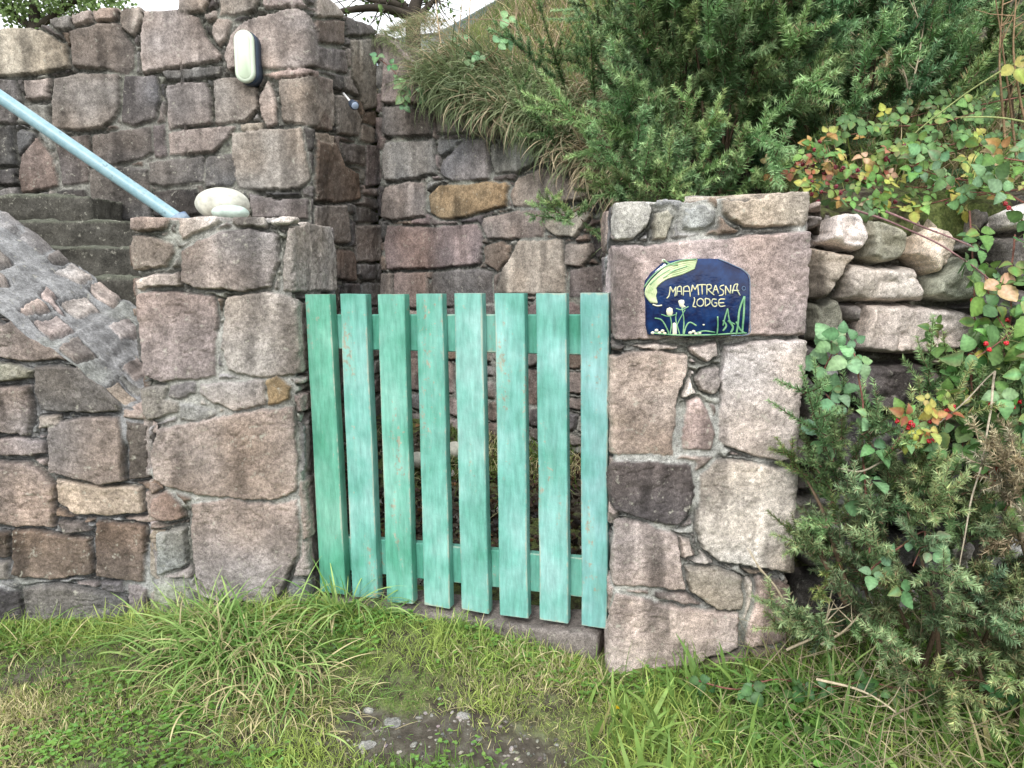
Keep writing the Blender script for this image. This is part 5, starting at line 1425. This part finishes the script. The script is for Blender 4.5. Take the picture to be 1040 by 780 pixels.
for i, (px, py, w, lb) in enumerate([(398, 734, .030, 'largest flat pale stone in the bare soil below the gate'), (372, 757, .024, 'flat grey stone near the bottom edge in the bare soil'), (374, 722, .018, 'small flat stone at the back of the bare soil patch'), (470, 727, .022, 'flat stone at the right end of the bare soil patch')]):
    d = ray(px, py); t = 1.24 / -d[2]
    for _ in range(4): q = CAM + d * t; t = (1.2 - float(height(q[0], q[1]))) / -d[2]
    q = CAM + d * t; V, Fc = ellipsoid(q + (0, 0, -.002), (w, w * .6, .010), 60 + i, .55, 30, 16)
    tag(mkobj('flat_stone', V, Fc, M['stone'], cols=np.tile((.26, .25, .235), (len(V), 1))), lb, 'stone', 'flat stones in the bare soil')

# ------------------------------------------------------------------ trees behind
def tree(name, base, limbs, leafspots, nleaf, label, rng, col, lsz=.035, r0=.05, group='trees behind the walls', cat='tree', spread=.2, twigs=30, barkc=(.055, .045, .035), nle=LEAF):
    e = empty(name, base, label, cat, group); S = Acc(); T = []
    for q in limbs:
        q = [np.array(p) for p in q]; P = curve_pts(q, 16); rr = np.linspace(r0 if np.allclose(q[0], base) else r0 * .5, r0 * .16, 16)
        v, f = tube(P, rr, 9, False); S.add(v, f, np.tile(barkc, (len(v), 1)) * (1 + .5 * noise(v, 18, 4))[:, None])
        for k in range(twigs):
            i = rng.integers(4, 16); d = rng.normal(0, 1, 3) + (P[min(i + 1, 15)] - P[i - 1]) * 4; d /= np.linalg.norm(d); l = rng.uniform(.12, .4)
            tp = np.array([P[i], P[i] + d * l * .5 + rng.normal(0, .02, 3), P[i] + d * l + rng.normal(0, .04, 3)])
            v, f = tube(curve_pts(tp, 6), np.linspace(.006, .002, 6), 4, False); S.add(v, f, np.array(barkc) * 1.5); T.append(tp)
    S.build('trunk', M['bark'], e)
    A = Acc(); T = np.array(T); k = rng.integers(0, len(T), nleaf); f = rng.uniform(.3, 1.05, (nleaf, 1))
    P = T[k, 0] * (1 - f) + T[k, 2] * f + rng.normal(0, spread * .12, (nleaf, 3))
    if leafspots:
        for (c, rad, m) in leafspots:
            u = rng.normal(0, .5, (m, 3)); P = np.concatenate([P, np.array(c) + u * np.array(rad)])
    n = len(P); c = np.array(col) * rng.uniform(.55, 1.5, (n, 1)) * (1 + .35 * fbm(P, 2.5, 2, 8))[:, None]
    A.inst(nle[0][0], nle[0][1], P, frames(rng.normal(0, 1, (n, 3)), rng.uniform(0, 6.28, n)), rng.uniform(.6, 1.3, n) * lsz, c)
    A.build('crown', M['leaf'], e); return e
b_ = at(419, 40, 6.2); b_[2] = float(height(b_[0], b_[1])) - .05
tree('hawthorn_tree', b_, [[b_, at(420, 15, 6.2), at(428, -15, 6.25), at(430, -80, 6.3)], [at(418, 14, 6.2), at(400, 4, 6.1), at(378, 0, 6.0), at(345, -12, 6.0)], [at(412, 8, 6.2), at(398, -6, 6.2), at(380, -30, 6.3)],
     [at(424, 18, 6.2), at(434, 8, 6.2), at(445, -6, 6.2)], [at(415, 16, 6.1), at(385, 8, 5.9), at(345, 12, 5.7), at(318, 22, 5.5)]], None, 420, 'dark bare twigged tree standing behind the wall corner against the sky', R(61), (.10, .17, .05), .032, .075, twigs=14)
b_ = at(30, 60, 6.6); b_[2] = 2.6
tree('leafy_tree', b_, [[b_, at(35, 10, 6.6), at(30, -40, 6.6)], [at(34, 30, 6.6), at(70, 5, 6.6), at(110, -20, 6.6)], [at(34, 30, 6.6), at(0, 5, 6.7), at(-40, -20, 6.7)]],
     [(at(15, 0, 6.6), (.35, .3, .22), 1300), (at(75, 0, 6.6), (.40, .3, .16), 900), (at(-40, -20, 6.7), (.5, .3, .4), 900), (at(112, -4, 6.6), (.16, .2, .10), 260)], 500, 'leafy green tree showing over the top left of the high wall', R(62), (.22, .32, .12), .034, .07, twigs=20)

# ------------------------------------------------------------------ car parked up behind the wall
def car():
    X0, Yc, Z0 = -1.05, 9.6, 2.93
    e = empty('parked_car', (X0 + .2, Yc, Z0), 'pale parked car just showing over the corner of the high wall', 'car')
    M['carpaint'] = mat_flat('pale_car_paint', (.42, .50, .55), .3, .03, 3, spec=.5, bump=.0)
    M['carglass'] = mat_flat('car_glass', (.10, .20, .20), .08, .05, 3, spec=.6, bump=.0)
    M['tyre'] = mat_flat('tyre_rubber', (.03, .03, .03), .8); M['hub'] = mat_flat('wheel_rim', (.5, .5, .5), .35, metal=.8)
    prof = [(-2.05,.35),(-2.08,.62),(-1.95,.80),(-1.2,.93),(-.95,.96),(-.25,1.38),(.1,1.46),(.9,1.45),(1.5,1.30),(1.95,.98),(2.1,.85),(2.12,.45),(2.0,.30),(-1.9,.28)]
    def ring(y, k, inset=0.): return np.array([(X0 + 1.2 + x * (1 - inset * .06), Yc + y * (1 - (.16 if z > .97 else 0) * k), Z0 + z) for x, z in prof])
    rings = [ring(-.84, 1, .6), ring(-.86, 1), ring(-.5, 0), ring(.5, 0), ring(.86, 1), ring(.84, 1, .6)]
    rings[0][:, 1] += .03
    loft([r[::-1] for r in rings], 'body', M['carpaint'], e)
    def pane(q, name, mat):
        q = np.array([(X0 + 1.2 + x, Yc + y, Z0 + z) for x, y, z in q]); nrm = np.cross(q[1] - q[0], q[2] - q[0]); nrm /= np.linalg.norm(nrm)
        if (CAM - q[0]) @ nrm < 0: nrm = -nrm
        V = np.concatenate([q - nrm * .01, q + nrm * .012]); m = len(q)
        F_ = [tuple(range(m))[::-1], tuple(range(m, 2 * m))] + [(i, (i + 1) % m, m + (i + 1) % m, m + i) for i in range(m)]
        return mkobj(name, V, F_, mat, e, smooth=False)
    pane([(-.92, -.62, .985), (-.28, -.55, 1.37), (-.28, .55, 1.37), (-.92, .62, .985)], 'windscreen', M['carglass'])
    pane([(-.72, -.762, .99), (-.12, -.735, 1.36), (.38, -.73, 1.40), (.38, -.765, .99)], 'side_window', M['carglass'])
    pane([(.46, -.765, .99), (.46, -.73, 1.40), (.95, -.735, 1.39), (1.45, -.765, 1.05), (1.45, -.775, .99)], 'side_window', M['carglass'])
    for x in (-1.3, 1.35):
        for y in (-.80, .80):
            c = np.array([X0 + 1.2 + x, Yc + y, Z0 + .31])
            v, f = tube(np.array([c + (0, -.1, 0), c + (0, -.085, 0), c + (0, .085, 0), c + (0, .1, 0)]), [.27, .31, .31, .27], 26)
            w = mkobj('wheel', v, fix_faces(f), M['tyre'], e)
            s_ = -1 if y < 0 else 1
            v, f = tube(np.array([c + (0, s_ * .09, 0), c + (0, s_ * .106, 0)]), [.19, .17], 20); mkobj('rim', v, fix_faces(f), M['hub'], w)
    for y in (-.6, .6):
        v, f = ellipsoid((X0 + 1.2 - 2.02, Yc + y, Z0 + .70), (.06, .16, .08), 3, 0, 16, 10); mkobj('headlight', v, f, M['lampface'], e)
car()
